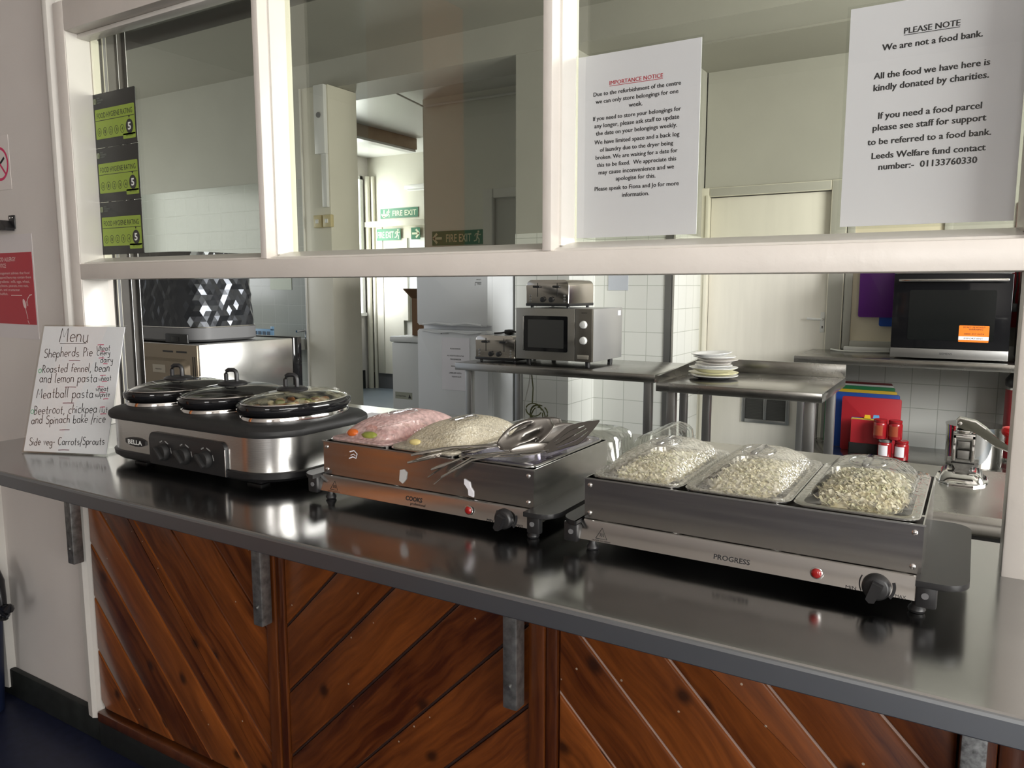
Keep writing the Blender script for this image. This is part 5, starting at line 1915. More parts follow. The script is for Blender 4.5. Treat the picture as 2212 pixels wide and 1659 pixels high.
mb = MB()
NC, NR = 60, 14
random.seed(11)
grid = []
for r in range(NR + 1):
    z = 1.1825 + r * .0185
    full = resample(R_(.004 + .0008 * r, z), NC * 2)
    row = []
    for c_ in range(NC):
        p = full[(2 * c_ + (r % 2)) % (2 * NC)]
        q = Vector(((FX0 + FX1) / 2, (FY0 + FY1) / 2, z))
        d = (p - q)
        d.z = 0
        row.append(mb.bm.verts.new(p + d.normalized() * (random.uniform(-.0035, .0035) if 0 < r < NR else 0)))
    grid.append(row)
kf = mb.mi(FRYER)
for r in range(NR):
    for c_ in range(NC):
        a, b = grid[r], grid[r + 1]
        j = (c_ + 1) % NC
        if r % 2 == 0:
            tr = ((a[c_], a[j], b[c_]), (a[j], b[j], b[c_]))
        else:
            tr = ((a[c_], a[j], b[j]), (a[c_], b[j], b[c_]))
        for q in tr:
            f = mb.bm.faces.new(q)
            f.material_index = kf
f = mb.bm.faces.new(grid[-1]); f.material_index = kf
mb.build('faceted_body', t, sharp=None)
mb = MB(); mb.box(-2.42, -2.30, 1.6595, 1.667, 1.129, 1.160, BLACK, .002)
mb.box(-2.385, -2.345, 1.657, 1.660, 1.134, 1.150, BLACKG, .002)
mb.build('rear_vent', t)

# can opener on the worktable
t = thing('can_opener', (-.005, 1.93, .90), 'bench can opener with steel base, grey crank and red knob', 'can opener')
ox, oy = -.007, 1.93
mb = MB()
oc = lambda s, z, r=.52: [(ox + s * .054 * (cos(radians(a)) if abs(cos(radians(a))) < .95 else .96 * cos(radians(a))), oy + s * .085 * sin(radians(a)), z) for a in (15, 40, 65, 115, 140, 165, 195, 220, 245, 295, 320, 345)]
mb.loft([oc(1, .9005), oc(1, .9035), oc(.97, .905)], CHROME, smooth=False)
mb.loft([rrect(ox - .043, ox + .041, oy - .066, oy + .066, .02, .9045), rrect(ox - .041, ox + .039, oy - .062, oy + .062, .02, .912), rrect(ox - .034, ox + .032, oy - .052, oy + .052, .02, .921),
         rrect(ox - .028, ox + .026, oy - .044, oy + .044, .02, .9225)], CHROME, False)
mb.build('base', t)
mb = MB()
mb.box(ox - .021, ox + .021, oy + .012, oy + .030, .922, .985, GALV, .003)
mb.box(ox - .022, ox - .014, oy - .012, oy + .020, .940, 1.000, CHROME, .002)
mb.box(ox + .014, ox + .022, oy - .012, oy + .020, .940, 1.000, CHROME, .002)
mb.box(ox - .022, ox + .022, oy - .012, oy + .020, .990, 1.003, CHROME, .002)
mb.box(ox - .012, ox + .012, oy - .008, oy + .012, .945, .965, MATS['leg_steel'], .002)
mb.box(ox - .012, ox + .012, oy - .008, oy + .012, .970, .985, GALV, .002)
mb.box(ox - .027, ox + .027, oy - .010, oy + .020, .930, .944, BLACK, .005)
mb.cyl((ox - .030, oy, .938), (ox + .030, oy, .938), .010, GALV)
mb.prism([(ox - .020, .936), (ox + .020, .936), (ox + .010, .916), (ox - .010, .916)], oy - .012, oy + .012, GALV, 'xz')
mb.build('cutter_frame', t)
mb = MB()
mb.lathe([(.016, 1.003), (.018, 1.006), (.018, 1.010), (.012, 1.012)], (ox, oy, 0), CHROME, 20)
poly = [(ox - .016, 1.012), (ox + .012, 1.012), (ox + .028, 1.004), (ox + .055, .979), (ox + .088, .968), (ox + .091, .982), (ox + .065, .992), (ox + .040, 1.018), (ox + .020, 1.032), (ox - .012, 1.0375), (ox - .018, 1.030)]
mb.prism(poly, oy - .011, oy + .011, mat('crank_grey', (.17, .17, .14), .4, .4), 'xz', bev=.003, smooth=True)
ck2 = mb.build('crank', t)
mb = MB(); mb.lathe([(.0045, 0), (.004, -.002), (.002, -.003)], (ox - .010, oy - .011, 1.025), CHROME, 14, 'y')
mb.build('pivot_screw', ck2)
mb = MB()
mb.lathe([(.0085, .984), (.0085, 1.000), (.011, 1.004), (.0155, 1.008), (.017, 1.016), (.0145, 1.0225), (.009, 1.0245)], (ox + .083, oy, 0), REDPL, 24)
mb.build('knob', ck2)

# ------------------------------------------------------------------ back tables


def steel_table(x0, x1, y0, y1, top, label, legs, splash=None, shelf=None):
    t = thing('steel_table', ((x0 + x1) / 2, (y0 + y1) / 2, 0), label, 'table')
    mb = MB(); mb.box(x0, x1, y0, y1, top - .040, top, TABLE_STEEL, .002)
    mb.build('worktop', t)
    if splash:
        mb = MB()
        mb.box(x0 + .05, x1, y1 - .012, y1, top, top + .062, TABLE_STEEL, .002)
        mb.prism([(y0, top), (y0 + .01, top + .030), (y1, top + .062), (y1, top)], x0, x0 + .012, TABLE_STEEL, 'yz')
        mb.build('upstand', t)
    if shelf:
        mb = MB(); mb.box(x0 + .02, x1 - .02, y0 + .03, y1 - .02, shelf - .03, shelf, TABLE_STEEL, .002)
        mb.build('undershelf', t)
    for x, y in legs:
        mb = MB(); mb.box(x - .019, x + .019, y - .019, y + .019, 0, top - .040, LEG_STEEL, .002)
        mb.build('leg', t)
    return t


steel_table(-2.495, -1.315, 3.50, 4.13, .90, 'long steel table carrying the microwave and both toasters', [(-2.42, 3.54), (-2.42, 4.08), (-1.36, 3.54), (-1.36, 4.08)])
steel_table(-1.205, -.508, 3.225, 3.85, .90, 'steel table with raised back edge carrying the stack of plates', [(-1.145, 3.27), (-.56, 3.27), (-1.145, 3.80), (-.56, 3.80)], True)
steel_table(-.90, 1.3, 4.66, 5.24, .925, 'long steel table under the oven with boards on its lower shelf', [(-.86, 4.72), (-.86, 5.19), (1.25, 4.72), (1.25, 5.19)], None, .352)

# plates
random.seed(21)
px, py_ = -1.030, 3.50
z = .9005
PL = [(.112, .016, CHINA, 'thick white oval plate at the bottom of the stack', 0), (.112, .013, CHINA_Y, 'yellow rimmed plate second from the bottom of the stack', 0),
      (.110, .022, CHINA, 'deep white plate third from the bottom of the stack', 0), (.085, .011, CHINA, 'small white plate above the deep plate in the stack', 0),
      (.080, .010, CHINA_D, 'narrow off white plate in the middle of the stack', 0), (.092, .014, CHINA_D, 'off white plate sticking out to the right of the stack', .018),
      (.096, .013, CHINA, 'white plate just under the topmost plate', .004), (.092, .015, CHINA, 'topmost white plate of the stack, tilted', -.010)]
for i, (r, h, m, lab, dx) in enumerate(PL):
    t_loc = (px + dx, py_, z)
    mb = MB()
    mb.lathe([(r * .55, 0), (r * .60, .001), (r * .82, h * .55), (r, h), (r * 1.005, h + .002), (r * .98, h + .0025), (r * .80, h * .62 + .003), (r * .58, .004)], (px + dx, py_, z), m, 40)
    o = mb.build('plate', base=t_loc)
    tag(o, lab, 'plate', 'stack of plates on the steel table')
    if i == 7:
        o.rotation_euler = (radians(2), radians(-3), 0)
    z += h * .80 + .0035

# microwave and toasters
t = thing('microwave_oven', (-1.94, 3.85, .90), 'grey microwave with round white dials carrying a toaster', 'microwave')
mx0, mx1, my0, my1, mz0, mz1 = -2.168, -1.708, 3.62, 4.02, .928, 1.207
mb = MB(); mb.box(mx0 + .002, mx1 - .001, my0 + .02, my1, mz0, mz1, MWBODY, .004)
mb.build('cabinet', t)
mb = MB(); mb.box(mx0, mx1 - .100, my0, my0 + .022, mz0 + .002, mz1 + .001, MWFRONT, .003)
dd = mb.build('door', t)
mb = MB()
mb.prism(rrect2(mx0 + .055, mx1 - .140, mz0 + .048, mz1 - .040, .008), my0 - .003, my0 + .001, BLACKG, 'xz')
mb.prism(rrect2(mx0 + .078, mx1 - .163, mz0 + .068, mz1 - .060, .004), my0 - .0038, my0 - .003, mat('oven_mesh_window', (.05, .05, .048), .25), 'xz')
mb.box(mx0 + .046, mx0 + .056, my0 - .005, my0, mz0 + .050, mz1 - .042, CHROME, .002)
mb.build('door_window', dd)
mb = MB(); mb.box(mx1 - .0985, mx1, my0 + .002, my0 + .022, mz0 + .002, mz1 + .001, MWPANEL, .003)
pp = mb.build('control_panel', t)
for zz in (1.125, 1.042):
    mb = MB(); mb.lathe([(.021, 0), (.021, -.006), (.017, -.016), (.015, -.017)], (mx1 - .048, my0 + .002, zz), WHITEP, 24, 'y')
    mb.build('dial', pp)
mb = MB(); mb.box(mx1 - .083, mx1 - .018, my0 - .001, my0 + .003, .944, .966, mat('push_bar', (.45, .42, .36), .3, .5), .002)
mb.build('open_button', pp)
mb = MB(); put_text(mb, 'BOSCH', (mx1 - .060, my0 + .002, 1.183), (mx1 - .030, my0 + .002, 1.183), VZ, INK, VN, .0004)
mb.build('brand_lettering', pp)
mb = MB(); mb.box(mx1 - .0012, mx1 + .0004, 3.955, 3.995, 1.165, 1.192, PAPER, .0)
mb.build('sticker', t)
for x in (mx0 + .05, mx1 - .05):
    for y in (3.68, 3.97):
        mb = MB(); mb.cyl((x, y, .9003), (x, y, .930), .014, BLACK)
        mb.build('foot', t)


def toaster(x0, x1, y0, y1, z0, label):
    t = thing('toaster', ((x0 + x1) / 2, (y0 + y1) / 2, z0), label, 'toaster', 'four slot steel toasters')
    h = .150
    mb = MB()
    # rounded top corners front view, extruded along depth
    pr = rrect2(x0, x1, z0 + .025 - .05, z0 + h, .032, 6)
    pts = [p for p in pr if p[1] > z0 + .05]
    poly = [(x0, z0 + .024)] + [(x1, z0 + .024)] + sorted(pts[:7], key=lambda p: p[1]) + sorted(pts[7:14], key=lambda p: -p[1])
    mb.prism(poly, y0, y1, TOAST_STEEL, 'xz', bev=.004, smooth=True)
    mb.build('steel_shell', t)
    mb = MB()
    mb.box(x0 - .003, x1 + .003, y0 - .002, y1 + .002, z0 + .010, z0 + .026, BLACK, .004)
    mb.build('base_band', t)
    for x in (x0 + .02, x1 - .02):
        for y in (y0 + .03, y1 - .03):
            mb = MB(); mb.cyl((x, y, z0 + .0003), (x, y, z0 + .012), .009, BLACK)
            mb.build('foot', t)
    w_ = x1 - x0
    for f in (.27, .73):
        x = x0 + w_ * f
        mb = MB()
        mb.box(x - .0018, x + .0018, y0 - .0012, y0, z0 + .060, z0 + .135, BLACK)
        sl = mb.build('lever_slot', t)
        mb = MB(); mb.box(x - .021, x + .021, y0 - .020, y0 - .001, z0 + .108, z0 + .120, BLACK, .004)
        mb.build('lever', sl)
    for f in (.40, .60):
        mb = MB(); mb.lathe([(.0145, 0), (.014, -.010), (.010, -.0115)], (x0 + w_ * f, y0, z0 + .045), BLACK, 20, 'y')
        mb.build('dial', t)
    for f in (.10, .90):
        for k in range(3):
            mb = MB(); mb.lathe([(.0062, 0), (.0058, -.002), (.004, -.0025)], (x0 + w_ * f, y0, z0 + .036 + k * .015), LEG_STEEL, 12, 'y')
            mb.build('button', t)
    mb = MB()
    for f in (.17, .39, .61, .83):
        mb.box(x0 + w_ * f - .012, x0 + w_ * f + .012, y0 + .05, y1 - .05, z0 + h - .003, z0 + h + .0006, BLACK)
    mb.build('bread_slot', t)


toaster(-2.113, -1.853, 3.64, 3.94, 1.2085, 'steel toaster standing on top of the grey microwave')
toaster(-2.448, -2.186, 3.64, 3.93, .9005, 'steel toaster on the table left of the grey microwave')
t = thing('power_plug', (-2.30, 3.75, 1.052), 'black plug with coiled flex lying on the lower toaster', 'plug')
mb = MB()
mb.box(-2.325, -2.285, 3.75, 3.80, 1.0515, 1.078, BLACK, .006)
mb.build('plug_body', t)
mb = MB(); mb.tube([(-2.36, 3.70, 1.058), (-2.33, 3.73, 1.060), (-2.30, 3.78, 1.068), (-2.26, 3.80, 1.062), (-2.23, 3.77, 1.058), (-2.20, 3.75, 1.062)], .005, BLACK, 8)
mb.build('flex', t)
# flexes hanging behind the table
t = thing('hanging_flex', (-2.3, 4.2, .5), 'green flex hanging in a loose coil under the microwave table', 'cable')
mb = MB()
P = [(-2.34, 4.10, .8595), (-2.34, 4.10, .78), (-2.33, 4.10, .70), (-2.335, 4.10, .60)]
mb.tube(P, .004, CABLEG, 6)
for k, (cx, cz, rx, rz, ph) in enumerate(((-2.320, .565, .055, .040, 0), (-2.305, .535, .045, .060, .6), (-2.290, .545, .060, .050, 1.2), (-2.30, .51, .05, .07, 2.0))):
    mb.tube([(cx + rx * cos(a * .35 + ph), 4.09 + .008 * k, cz + rz * sin(a * .35 + ph)) for a in range(18)], .004, CABLEG, 6)
mb.build('flex_coil', t)
mb = MB(); mb.tube([(-2.35, 4.12, .8595), (-2.37, 4.12, .72), (-2.40, 4.12, .60), (-2.41, 4.12, .40)], .0035, CABLEW, 6)
tag(mb.build('white_flex'), 'thin white flex hanging down behind the steel table', 'cable')
mb = MB(); mb.tube([(-.775, 5.15, .934), (-.72, 5.10, .9295), (-.62, 5.07, .9295), (-.52, 5.10, .930), (-.44, 5.12, .932)], .006, CABLEW, 8)
tag(mb.build('white_cable'), 'thick white cable lying on the table left of the oven', 'cable')
mb = MB(); mb.box(-.70, -.44, 5.13, 5.16, .9255, .955, WHITEP, .003)
tag(mb.build('socket_strip'), 'white socket strip at the back of the oven table', 'socket strip')

# oven
t = thing('tabletop_oven', (-.125, 4.97, .925), 'black glass fronted oven with orange sticker on the long steel table', 'oven')
ox0, ox1, oz0, oz1, oy0 = -.405, .150, .935, 1.50, 4.74
mb = MB(); mb.box(ox0 + .01, ox1 - .01, oy0 + .03, 5.20, oz0 + .005, oz1, LEG_STEEL, .004)
mb.build('cabinet', t)
mb = MB(); mb.box(ox0, ox1, oy0, oy0 + .03, oz0 + .055, oz0 + .455, mat('oven_black_glass', (.007, .007, .008), .07, spec=.22), .004)
dd = mb.build('door', t)
mb = MB(); mb.box(ox0 + .025, ox1 - .02, oy0 - .035, oy0 - .020, oz0 + .415, oz0 + .430, CHROME, .004)
mb.box(ox0 + .05, ox0 + .07, oy0 - .022, oy0, oz0 + .417, oz0 + .428, CHROME)
mb.box(ox1 - .07, ox1 - .05, oy0 - .022, oy0, oz0 + .417, oz0 + .428, CHROME)
mb.build('handle', dd)
mb = MB()
mb.prism(rrect2(ox0 + .08, ox1 - .07, oz0 + .10, oz0 + .37, .01), oy0 - .0012, oy0, mat('oven_window', (.006, .007, .007), .12, spec=.25), 'xz')
mb.build('door_window', dd)
mb = MB(); mb.box(ox0, ox1, oy0 + .002, oy0 + .03, oz0, oz0 + .053, LEG_STEEL, .003)
bb = mb.build('bottom_trim', t)
mb = MB(); put_text(mb, 'SIEMENS', (-.165, oy0 + .002, oz0 + .022), (-.105, oy0 + .002, oz0 + .022), VZ, INK, VN, .0004)
mb.build('brand_lettering', bb)
mb = MB(); mb.box(ox0, ox1, oy0 + .002, oy0 + .03, oz0 + .458, oz1, LEG_STEEL, .003)
cp = mb.build('control_panel', t)
mb = MB(); mb.box(-.20, -.09, oy0 - .001, oy0 + .003, oz0 + .480, oz0 + .53, BLACKG, .002)
mb.build('display', cp)
mb = MB()
mb.prism(rrect2(-.080, .058, 1.030, 1.118, .004), oy0 - .0022, oy0 - .0013, ORANGE, 'xz')
os_ = mb.build('orange_sticker', dd)
mb = MB()
mb.box(-.080, .058, oy0 - .0030, oy0 - .0023, 1.041, 1.060, PAPER)
mb.build('white_strip', os_)
mb = MB()
put_text(mb, 'IMPORTANT', (-.055, oy0 - .003, 1.046), (.033, oy0 - .003, 1.046), VZ, INK, VN, .0004, height=.008)
for i, (s, a, b) in enumerate((('DO NOT USE WITHOUT', -.060, .040), ('WARNING', -.035, .030), ('0800 427 0474', -.055, .035))):
    z_ = (1.105, 1.094, 1.070)[i]
    put_text(mb, s, (a, oy0 - .0022, z_), (b, oy0 - .0022, z_), VZ, INK, VN, .0004, height=.008)
mb.build('lettering', os_)
# second oven at the right edge
t = thing('steel_oven', (.46, 4.97, .925), 'second steel and black oven half hidden by the white post', 'oven')
mb = MB(); mb.box(.190, .74, 4.76, 5.20, .935, 1.46, LEG_STEEL, .004)
mb.build('cabinet', t)
mb = MB(); mb.box(.190, .74, 4.735, 4.762, 1.03, 1.46, BLACKG, .003)
mb.build('door', t)
mb = MB(); mb.tube([(.168, 5.0, 1.42), (.172, 4.96, 1.35), (.160, 4.90, 1.26), (.163, 4.88, 1.22)], .005, BLACK, 8)
mb.box(.150, .178, 4.87, 4.90, 1.19, 1.235, BLACK, .005)
tag(mb.build('black_flex'), 'black flex with plug hanging between the two ovens', 'cable')


def board(x0, x1, y, z0, z1, m, label, group, tilt=0.0, th=.012, hand=True):
    mb = MB()
    mb.prism(rrect2(x0, x1, z0, z1, .012), y, y + th, m, 'xz', bev=.002)
    o = mb.build('chopping_board', base=((x0 + x1) / 2, y, z0))
    if tilt:
        o.rotation_euler = (radians(-tilt), 0, 0)
    return tag(o, label, 'chopping board', group)


G1 = 'coloured chopping boards on the lower shelf'
board(-.790, -.415, 5.17, .353, .735, DREDB, 'dark red chopping board rearmost on the lower shelf', G1)
board(-.790, -.405, 5.135, .353, .725, CHINA, 'white chopping board second from the wall on the lower shelf', G1)
board(-.785, -.395, 5.10, .353, .718, GRNB, 'green chopping board between the white and the yellow board', G1)
board(-.770, -.378, 5.04, .353, .702, YELB, 'yellow chopping board just behind the blue one', G1)
board(-.745, -.358, 4.98, .353, .690, BLUEB, 'blue chopping board behind the large red board', G1)
board(-.660, -.342, 4.91, .353, .675, REDB, 'large red chopping board in front on the lower shelf', G1)
t = thing('board_set', (-.50, 4.86, .353), 'small index boards with tabs in a black stand before the red board', 'board set')
mb = MB()
mb.box(-.600, -.40, 4.80, 4.805, .353, .420, BLACKM, .002)
mb.box(-.600, -.40, 4.865, 4.87, .353, .420, BLACKM, .002)
mb.box(-.600, -.594, 4.80, 4.87, .353, .420, BLACKM, .002)
mb.box(-.406, -.40, 4.80, 4.87, .353, .420, BLACKM, .002)
mb.box(-.600, -.40, 4.80, 4.87, .353, .358, BLACKM)
mb.build('stand', t)
for k, (y, m, tm, tx) in enumerate(((4.808, REDB, None, 0), (4.822, mat('olive_board', (.38, .34, .08), .5), None, 0), (4.836, YELB, YELB, -.51), (4.850, BLUEB, mat('sky_tab', (.12, .36, .68), .5), -.465))):
    mb = MB()
    mb.prism(rrect2(-.592 - .002 * k, -.410, .360, .556 + .002 * k, .006), y, y + .008, m, 'xz')
    if tm:
        mb.prism([(tx - .018, .555), (tx + .018, .555), (tx + .014, .582), (tx - .014, .582)], y, y + .008, tm, 'xz')
    mb.build('board', t)
for k, (x, z_) in enumerate(((-.402, .353), (-.318, .353), (-.432, .4655), (-.355, .4655))):
    lab = ('bottom left jar, with pale lid end, in the pile of four red jars', 'bottom right jar with pale label in the pile of four red jars', 'top left jar of the pile of four red jars', 'top right jar of the pile of four red jars')[k]
    t = thing('jar', (x, 4.80 - .0, z_), lab, 'jar', 'red jars piled on the lower shelf')
    yj = 4.755
    mb = MB()
    mb.lathe([(.030, 0), (.036, .003), (.038, .010), (.038, .084), (.034, .094), (.030, .097)], (x, yj, z_ + .0005), JARRED, 28)
    mb.build('glass_body', t)
    mb = MB(); mb.lathe([(.034, .096), (.0355, .098), (.0355, .109), (.033, .1115)], (x, yj, z_ + .0005), LEG_STEEL if k == 0 else JARRED, 28)
    mb.build('lid', t)
    mb = MB()
    rr = [[(x + .0384 * cos(radians(a)), yj + .0384 * sin(radians(a)), z_ + zz) for a in range(215, 305, 9)] for zz in (.022, .080)]
    mb.loft(rr, PAPER if k < 2 else mat('gold_label', (.32, .06, .025), .4), False, False, closed=False)
    mb.build('label', t)

# boards and flask at the right edge, leaning behind the ovens
G2 = 'coloured boards against the wall behind the oven'
board(-.520, -.30, 5.243, 1.08, 1.50, BLUEB, 'blue board against the window, mostly hidden by the oven', G2)
board(-.640, -.445, 5.231, 1.135, 1.50, PURPLE, 'purple board against the small window left of the oven', G2)
board(.155, .30, 5.277, 1.09, 1.80, REDB, 'tall red board standing between the two ovens', G2)
mb = MB(); mb.box(-.735, -.665, 5.278, 5.282, 1.10, 1.48, PAPER)
for i, m in enumerate((REDB, BLUEB, YELB, GRNB)):
    mb.box(-.690, -.668, 5.2765, 5.2782, 1.19 + i * .03, 1.21 + i * .03, m)
tag(mb.build('wall_chart'), 'white wall chart with coloured squares left of the purple board', 'chart')
t = thing('vacuum_flask', (.24, 5.08, .353), 'red and steel pump flask with black top at the right edge', 'flask')
mb = MB(); mb.lathe([(.075, .3535), (.078, .36), (.078, .50), (.078, .76), (.070, .775)], (.24, 5.08, 0), CHROME, 32)
mb.build('steel_body', t)
mb = MB()
rr = [[(.24 + .0788 * cos(radians(a)), 5.08 + .0788 * sin(radians(a)), zz) for a in range(180, 252, 8)] for zz in (.37, .755)]
mb.loft(rr, REDB, False, False, closed=False)
mb.build('red_band', t)
mb = MB(); mb.lathe([(.080, .772), (.083, .78), (.083, .81), (.060, .845), (.03, .86)], (.24, 5.08, 0), BLACK, 32)
mb.build('pump_top', t)
mb = MB(); mb.lathe([(.13, .3535), (.135, .36), (.14, .56), (.145, .575)], (.03, 4.845, 0), CHROME, 36)
tag(mb.build('stock_pot'), 'large steel pot on the lower shelf behind the can opener', 'pot')

# ------------------------------------------------------------------ fridge, freezer, box
t = thing('fridge_freezer', (-2.875, 4.3, 0), 'white fridge freezer with a paper notice on its lower door', 'fridge')
mb = MB(); mb.box(-3.15, -2.60, 4.06, 4.60, .03, 1.485, FRIDGEW, .012)
mb.build('cabinet', t)
mb = MB(); mb.prism(rrect2(-3.15, -2.60, 1.075, 1.485, .012), 4.0, 4.055, FRIDGEW, 'xz', bev=.01)
fd = mb.build('freezer_door', t)
mb = MB(); mb.prism(rrect2(-3.15, -2.60, .06, 1.048, .012), 4.0, 4.055, FRIDGEW, 'xz', bev=.01)
rd = mb.build('fridge_door', t)
mb = MB()
mb.tube([(-3.10, 3.992, 1.080), (-2.98, 3.978, 1.092), (-2.86, 3.978, 1.083), (-2.74, 3.978, 1.094), (-2.64, 3.992, 1.082)], .008, FRIDGEW, 8)
mb.build('handle', fd)
mb = MB()
mb.tube([(-3.10, 3.992, 1.040), (-2.98, 3.980, 1.030), (-2.86, 3.980, 1.040), (-2.74, 3.980, 1.028), (-2.64, 3.992, 1.040)], .007, FRIDGEW, 8)
mb.build('handle', rd)
mb = MB()
put_text(mb, 'HOTPOINT', (-2.945, 4.0, 1.022), (-2.895, 4.0, 1.022), VZ, INK, VN, .0006)
mb.box(-2.962, -2.951, 3.9992, 3.9998, 1.0215, 1.0305, INK)
mb.build('brand_lettering', rd)
mb = MB()
put_text(mb, 'FROST', (-2.680, 4.0, 1.3625), (-2.645, 4.0, 1.3625), VZ, INK, VN, .0006)
put_text(mb, 'FREE', (-2.675, 4.0, 1.335), (-2.645, 4.0, 1.335), VZ, INK, VN, .0006)
ribbon(mb, [(-2.690, 1.33), (-2.690, 1.35), (-2.645, 1.35)], .003, INK, Vector((0, 4.0, 0)), VX, VZ, VN, .0006)
mb.build('badge_lettering', fd)
t = thing('fridge_notice', (-2.84, 3.999, .70), 'sheet of paper with five short lines on the lower fridge door', 'notice')
mb = MB(); mb.box(-2.953, -2.735, 3.9975, 3.9995, .660, 1.000, PAPER)
mb.build('paper', t)
mb = MB()
for s, a, b, z_ in (('PLEASE ENSURE', -2.885, -2.805, .925), ('ALL FOOD PLACED IN THE', -2.910, -2.780, .880), ('FRIDGE/FREEZER', -2.885, -2.800, .857), ('ARE MARKED', -2.880, -2.805, .812), ('LABELLED WITH', -2.895, -2.800, .768), ('TODAYS DATE', -2.875, -2.800, .745)):
    put_text(mb, s, (a, 3.9975, z_), (b, 3.9975, z_), VZ, INK, VN, .0006, bold=.01)
mb.build('lettering', t)
t = thing('chest_freezer', (-3.5, 4.5, 0), 'pale grey chest freezer end standing left of the fridge', 'freezer')
mb = MB(); mb.box(-3.625, -3.17, 4.30, 5.35, .02, .925, FREEZG, .008)
cb = mb.build('cabinet', t)
mb = MB(); mb.box(-3.635, -3.165, 4.285, 5.36, .928, .968, FREEZG, .01)
mb.build('lid', t)
mb = MB()
mb.box(-3.60, -3.445, 4.2985, 4.3, .515, .565, mat('freezer_label', (.30, .31, .24), .5))
put_text(mb, 'ATTENTION', (-3.59, 4.2985, .530), (-3.50, 4.2985, .530), VZ, INK, VN, .0006)
mb.prism([(-3.480, .523), (-3.452, .523), (-3.466, .553)], 4.2978, 4.2984, INK, 'xz')
mb.build('warning_label', cb)
mb = MB()
for i in range(14):
    mb.box(-3.52, -3.30, 4.2985, 4.30, .16 + i * .02, .167 + i * .02, GREYP)
mb.build('vent_grille', cb)
t = thing('cardboard_box', (-3.40, 4.6, .97), 'brown cardboard box with open flap standing on the chest freezer', 'box')
mb = MB()
mb.box(-3.53, -3.20, 4.42, 4.428, .970, 1.24, CARD)
mb.box(-3.53, -3.20, 4.80, 4.808, .970, 1.24, CARD)
mb.box(-3.53, -3.522, 4.428, 4.80, .970, 1.24, CARD)
mb.box(-3.208, -3.20, 4.428, 4.80, .970, 1.24, CARD)
mb.box(-3.522, -3.208, 4.428, 4.80, .970, .978, CARD)
mb.build('box_body', t)
mb = MB()
mb.prism([(-3.53, 1.238), (-3.522, 1.240), (-3.605, 1.310), (-3.612, 1.306)], 4.42, 4.808, CARD, 'xz')
mb.build('flap', t)
mb = MB()
mb.prism([(4.80, 1.238), (4.808, 1.238), (4.90, 1.36), (4.892, 1.364)], -3.53, -3.20, CARD, 'yz')
mb.build('flap', t)

# ------------------------------------------------------------------ wash basin on the tiled wall, sticker, pipes
t = thing('wash_basin', (-4.5, 4.1, .85), 'small grey wash basin on the tiled wall left of the column', 'basin')
mb = MB()
mb.loft([rrect(-4.80, -4.40, 3.96, 4.285, .05, .845), rrect(-4.82, -4.412, 3.945, 4.288, .05, .90), rrect(-4.82, -4.412, 3.945, 4.288, .05, .925), rrect(-4.80, -4.42, 3.965, 4.27, .05, .925), rrect(-4.76, -4.44, 4.0, 4.24, .05, .86)], SINKG)
mb.build('bowl', t)
mb = MB(); mb.cyl((-4.435, 4.25, .925), (-4.435, 4.25, 1.0), .012, CHROME); mb.cyl((-4.435, 4.25, .99), (-4.435, 4.15, .985), .009, CHROME)
mb.build('tap', t)
mb = MB(); mb.cyl((-4.52, 4.2, .50), (-4.52, 4.2, .85), .02, WHITEP); mb.tube([(-4.52, 4.2, .5), (-4.48, 4.2, .45), (-4.43, 4.28, .44)], .02, WHITEP)
mb.build('waste_pipe', t)
t = thing('pale_blue_tray', (-4.6, 4.15, .926), 'pale blue plastic tray with square openings standing on the wash basin', 'tray')
mb = MB()
mb.box(-4.79, -4.47, 3.955, 3.965, .926, 1.01, SINKBLUE, .002)
mb.box(-4.79, -4.47, 3.965, 4.22, .926, .936, SINKBLUE)
mb.box(-4.50, -4.47, 3.955, 3.966, 1.0, 1.03, SINKBLUE, .002)
mb.build('tray_body', t)
mb = MB()
for k in range(6):
    x = -4.76 + k * .048
    mb.box(x - .016, x + .016, 3.953, 3.956, .955, .992, mat('tray_opening', (.05, .09, .14), .5) if 'tray_opening' not in MATS else MATS['tray_opening'])
mb.build('slot', t)
mb = MB()
mb.cyl((-4.392, 4.275, 0.0), (-4.392, 4.275, 2.10), .011, WHITEP, 10)
tag(mb.build('water_pipe'), 'thin white vertical pipe on the tiled wall beside the column', 'pipe')
mb = MB(); mb.box(-4.86, -4.62, 4.288, 4.291, 1.30, 1.60, mat('faded_sticker', (.58, .63, .50), .4))
tag(mb.build('wall_sticker'), 'faded pale green plastic sheet on the left tiled wall', 'sheet')
mb = MB(); mb.box(-2.09, -1.95, 4.672, 4.675, 1.30, 1.55, mat('pale_lilac_sheet', (.55, .58, .64), .5))
tag(mb.build('wall_sheet'), 'pale lilac sheet on the tiles right of the toaster', 'sheet')


# ------------------------------------------------------------------ fire exit signs


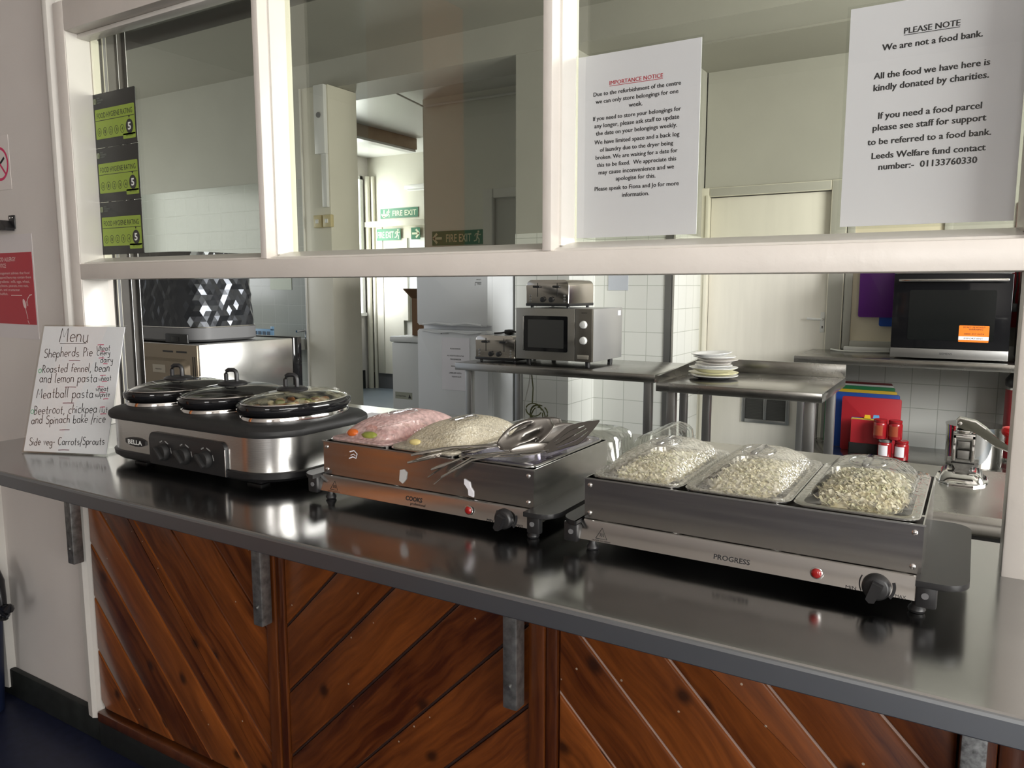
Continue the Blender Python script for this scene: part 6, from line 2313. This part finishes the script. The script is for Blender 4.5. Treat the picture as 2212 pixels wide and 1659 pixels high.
def running_man(mb, cx, cz, h, y, m):
    O = Vector((0, y, 0))
    k = h
    mb.prism([(cx + .08 * k + .085 * k * cos(radians(a)), cz + .40 * k + .085 * k * sin(radians(a))) for a in range(0, 360, 30)], y - .0008, y - .0003, m, 'xz')
    ribbon(mb, [(cx + .03 * k, cz + .30 * k), (cx - .04 * k, cz + .0 * k)], .16 * k, m, O, VX, VZ, VN, .0006)
    ribbon(mb, [(cx + .02 * k, cz + .26 * k), (cx + .22 * k, cz + .14 * k), (cx + .30 * k, cz + .22 * k)], .07 * k, m, O, VX, VZ, VN, .0006)
    ribbon(mb, [(cx + .0 * k, cz + .26 * k), (cx - .20 * k, cz + .22 * k), (cx - .26 * k, cz + .06 * k)], .07 * k, m, O, VX, VZ, VN, .0006)
    ribbon(mb, [(cx - .04 * k, cz), (cx + .14 * k, cz - .16 * k), (cx + .12 * k, cz - .45 * k)], .09 * k, m, O, VX, VZ, VN, .0006)
    ribbon(mb, [(cx - .05 * k, cz), (cx - .10 * k, cz - .24 * k), (cx - .34 * k, cz - .30 * k)], .09 * k, m, O, VX, VZ, VN, .0006)


def arrow(mb, cx, cz, h, ang, y, m):
    O = Vector((0, y, 0))
    d = (cos(radians(ang)), sin(radians(ang)))
    n = (-d[1], d[0])
    k = h * .38
    ribbon(mb, [(cx - d[0] * k, cz - d[1] * k), (cx + d[0] * k * .8, cz + d[1] * k * .8)], h * .17, m, O, VX, VZ, VN, .0006)
    for s in (-1, 1):
        ribbon(mb, [(cx + d[0] * k + 0, cz + d[1] * k), (cx + d[0] * k * .1 + n[0] * s * k * .9, cz + d[1] * k * .1 + n[1] * s * k * .9)], h * .17, m, O, VX, VZ, VN, .0006)


def exit_sign(x0, x1, z0, z1, y, label, txt=None, man=None, arr=None):
    t = thing('fire_exit_sign', ((x0 + x1) / 2, y, z0), label, 'sign', 'green fire exit signs')
    mb = MB(); mb.box(x0, x1, y - .003, y, z0, z1, SIGN_GREEN)
    mb.build('plate', t)
    h = z1 - z0
    if txt:
        mb = MB(); put_text(mb, 'FIRE EXIT', (txt[0], y - .003, z0 + h * .22), (txt[1], y - .003, z0 + h * .22), VZ, SIGN_TXT, VN, .0006, bold=.01, height=h * .56)
        mb.build('lettering', t)
    if man:
        mb = MB(); running_man(mb, man, z0 + h * .5, h * .9, y - .003, SIGN_TXT)
        mb.build('running_figure', t)
    if arr:
        mb = MB(); arrow(mb, arr[0], z0 + h * .5, h, arr[1], y - .003, SIGN_TXT)
        mb.build('arrow', t)


exit_sign(-4.235, -3.690, 1.690, 1.815, 5.612, 'large fire exit sign with left arrow on the grey passage wall', (-4.08, -3.81), -3.745, (-4.175, 180))
exit_sign(-6.63, -6.02, 2.19, 2.31, 7.695, 'fire exit sign with down arrow above the far door', (-6.43, -6.05), -6.50, (-6.57, -90))
exit_sign(-6.66, -6.27, 1.91, 2.055, 7.65, 'fire exit sign with running figure on the far door', (-6.645, -6.38), -6.32, None)
exit_sign(-6.10, -5.96, 1.91, 2.055, 7.65, 'small green sign with only a right arrow on the far door', None, None, (-6.03, 0))
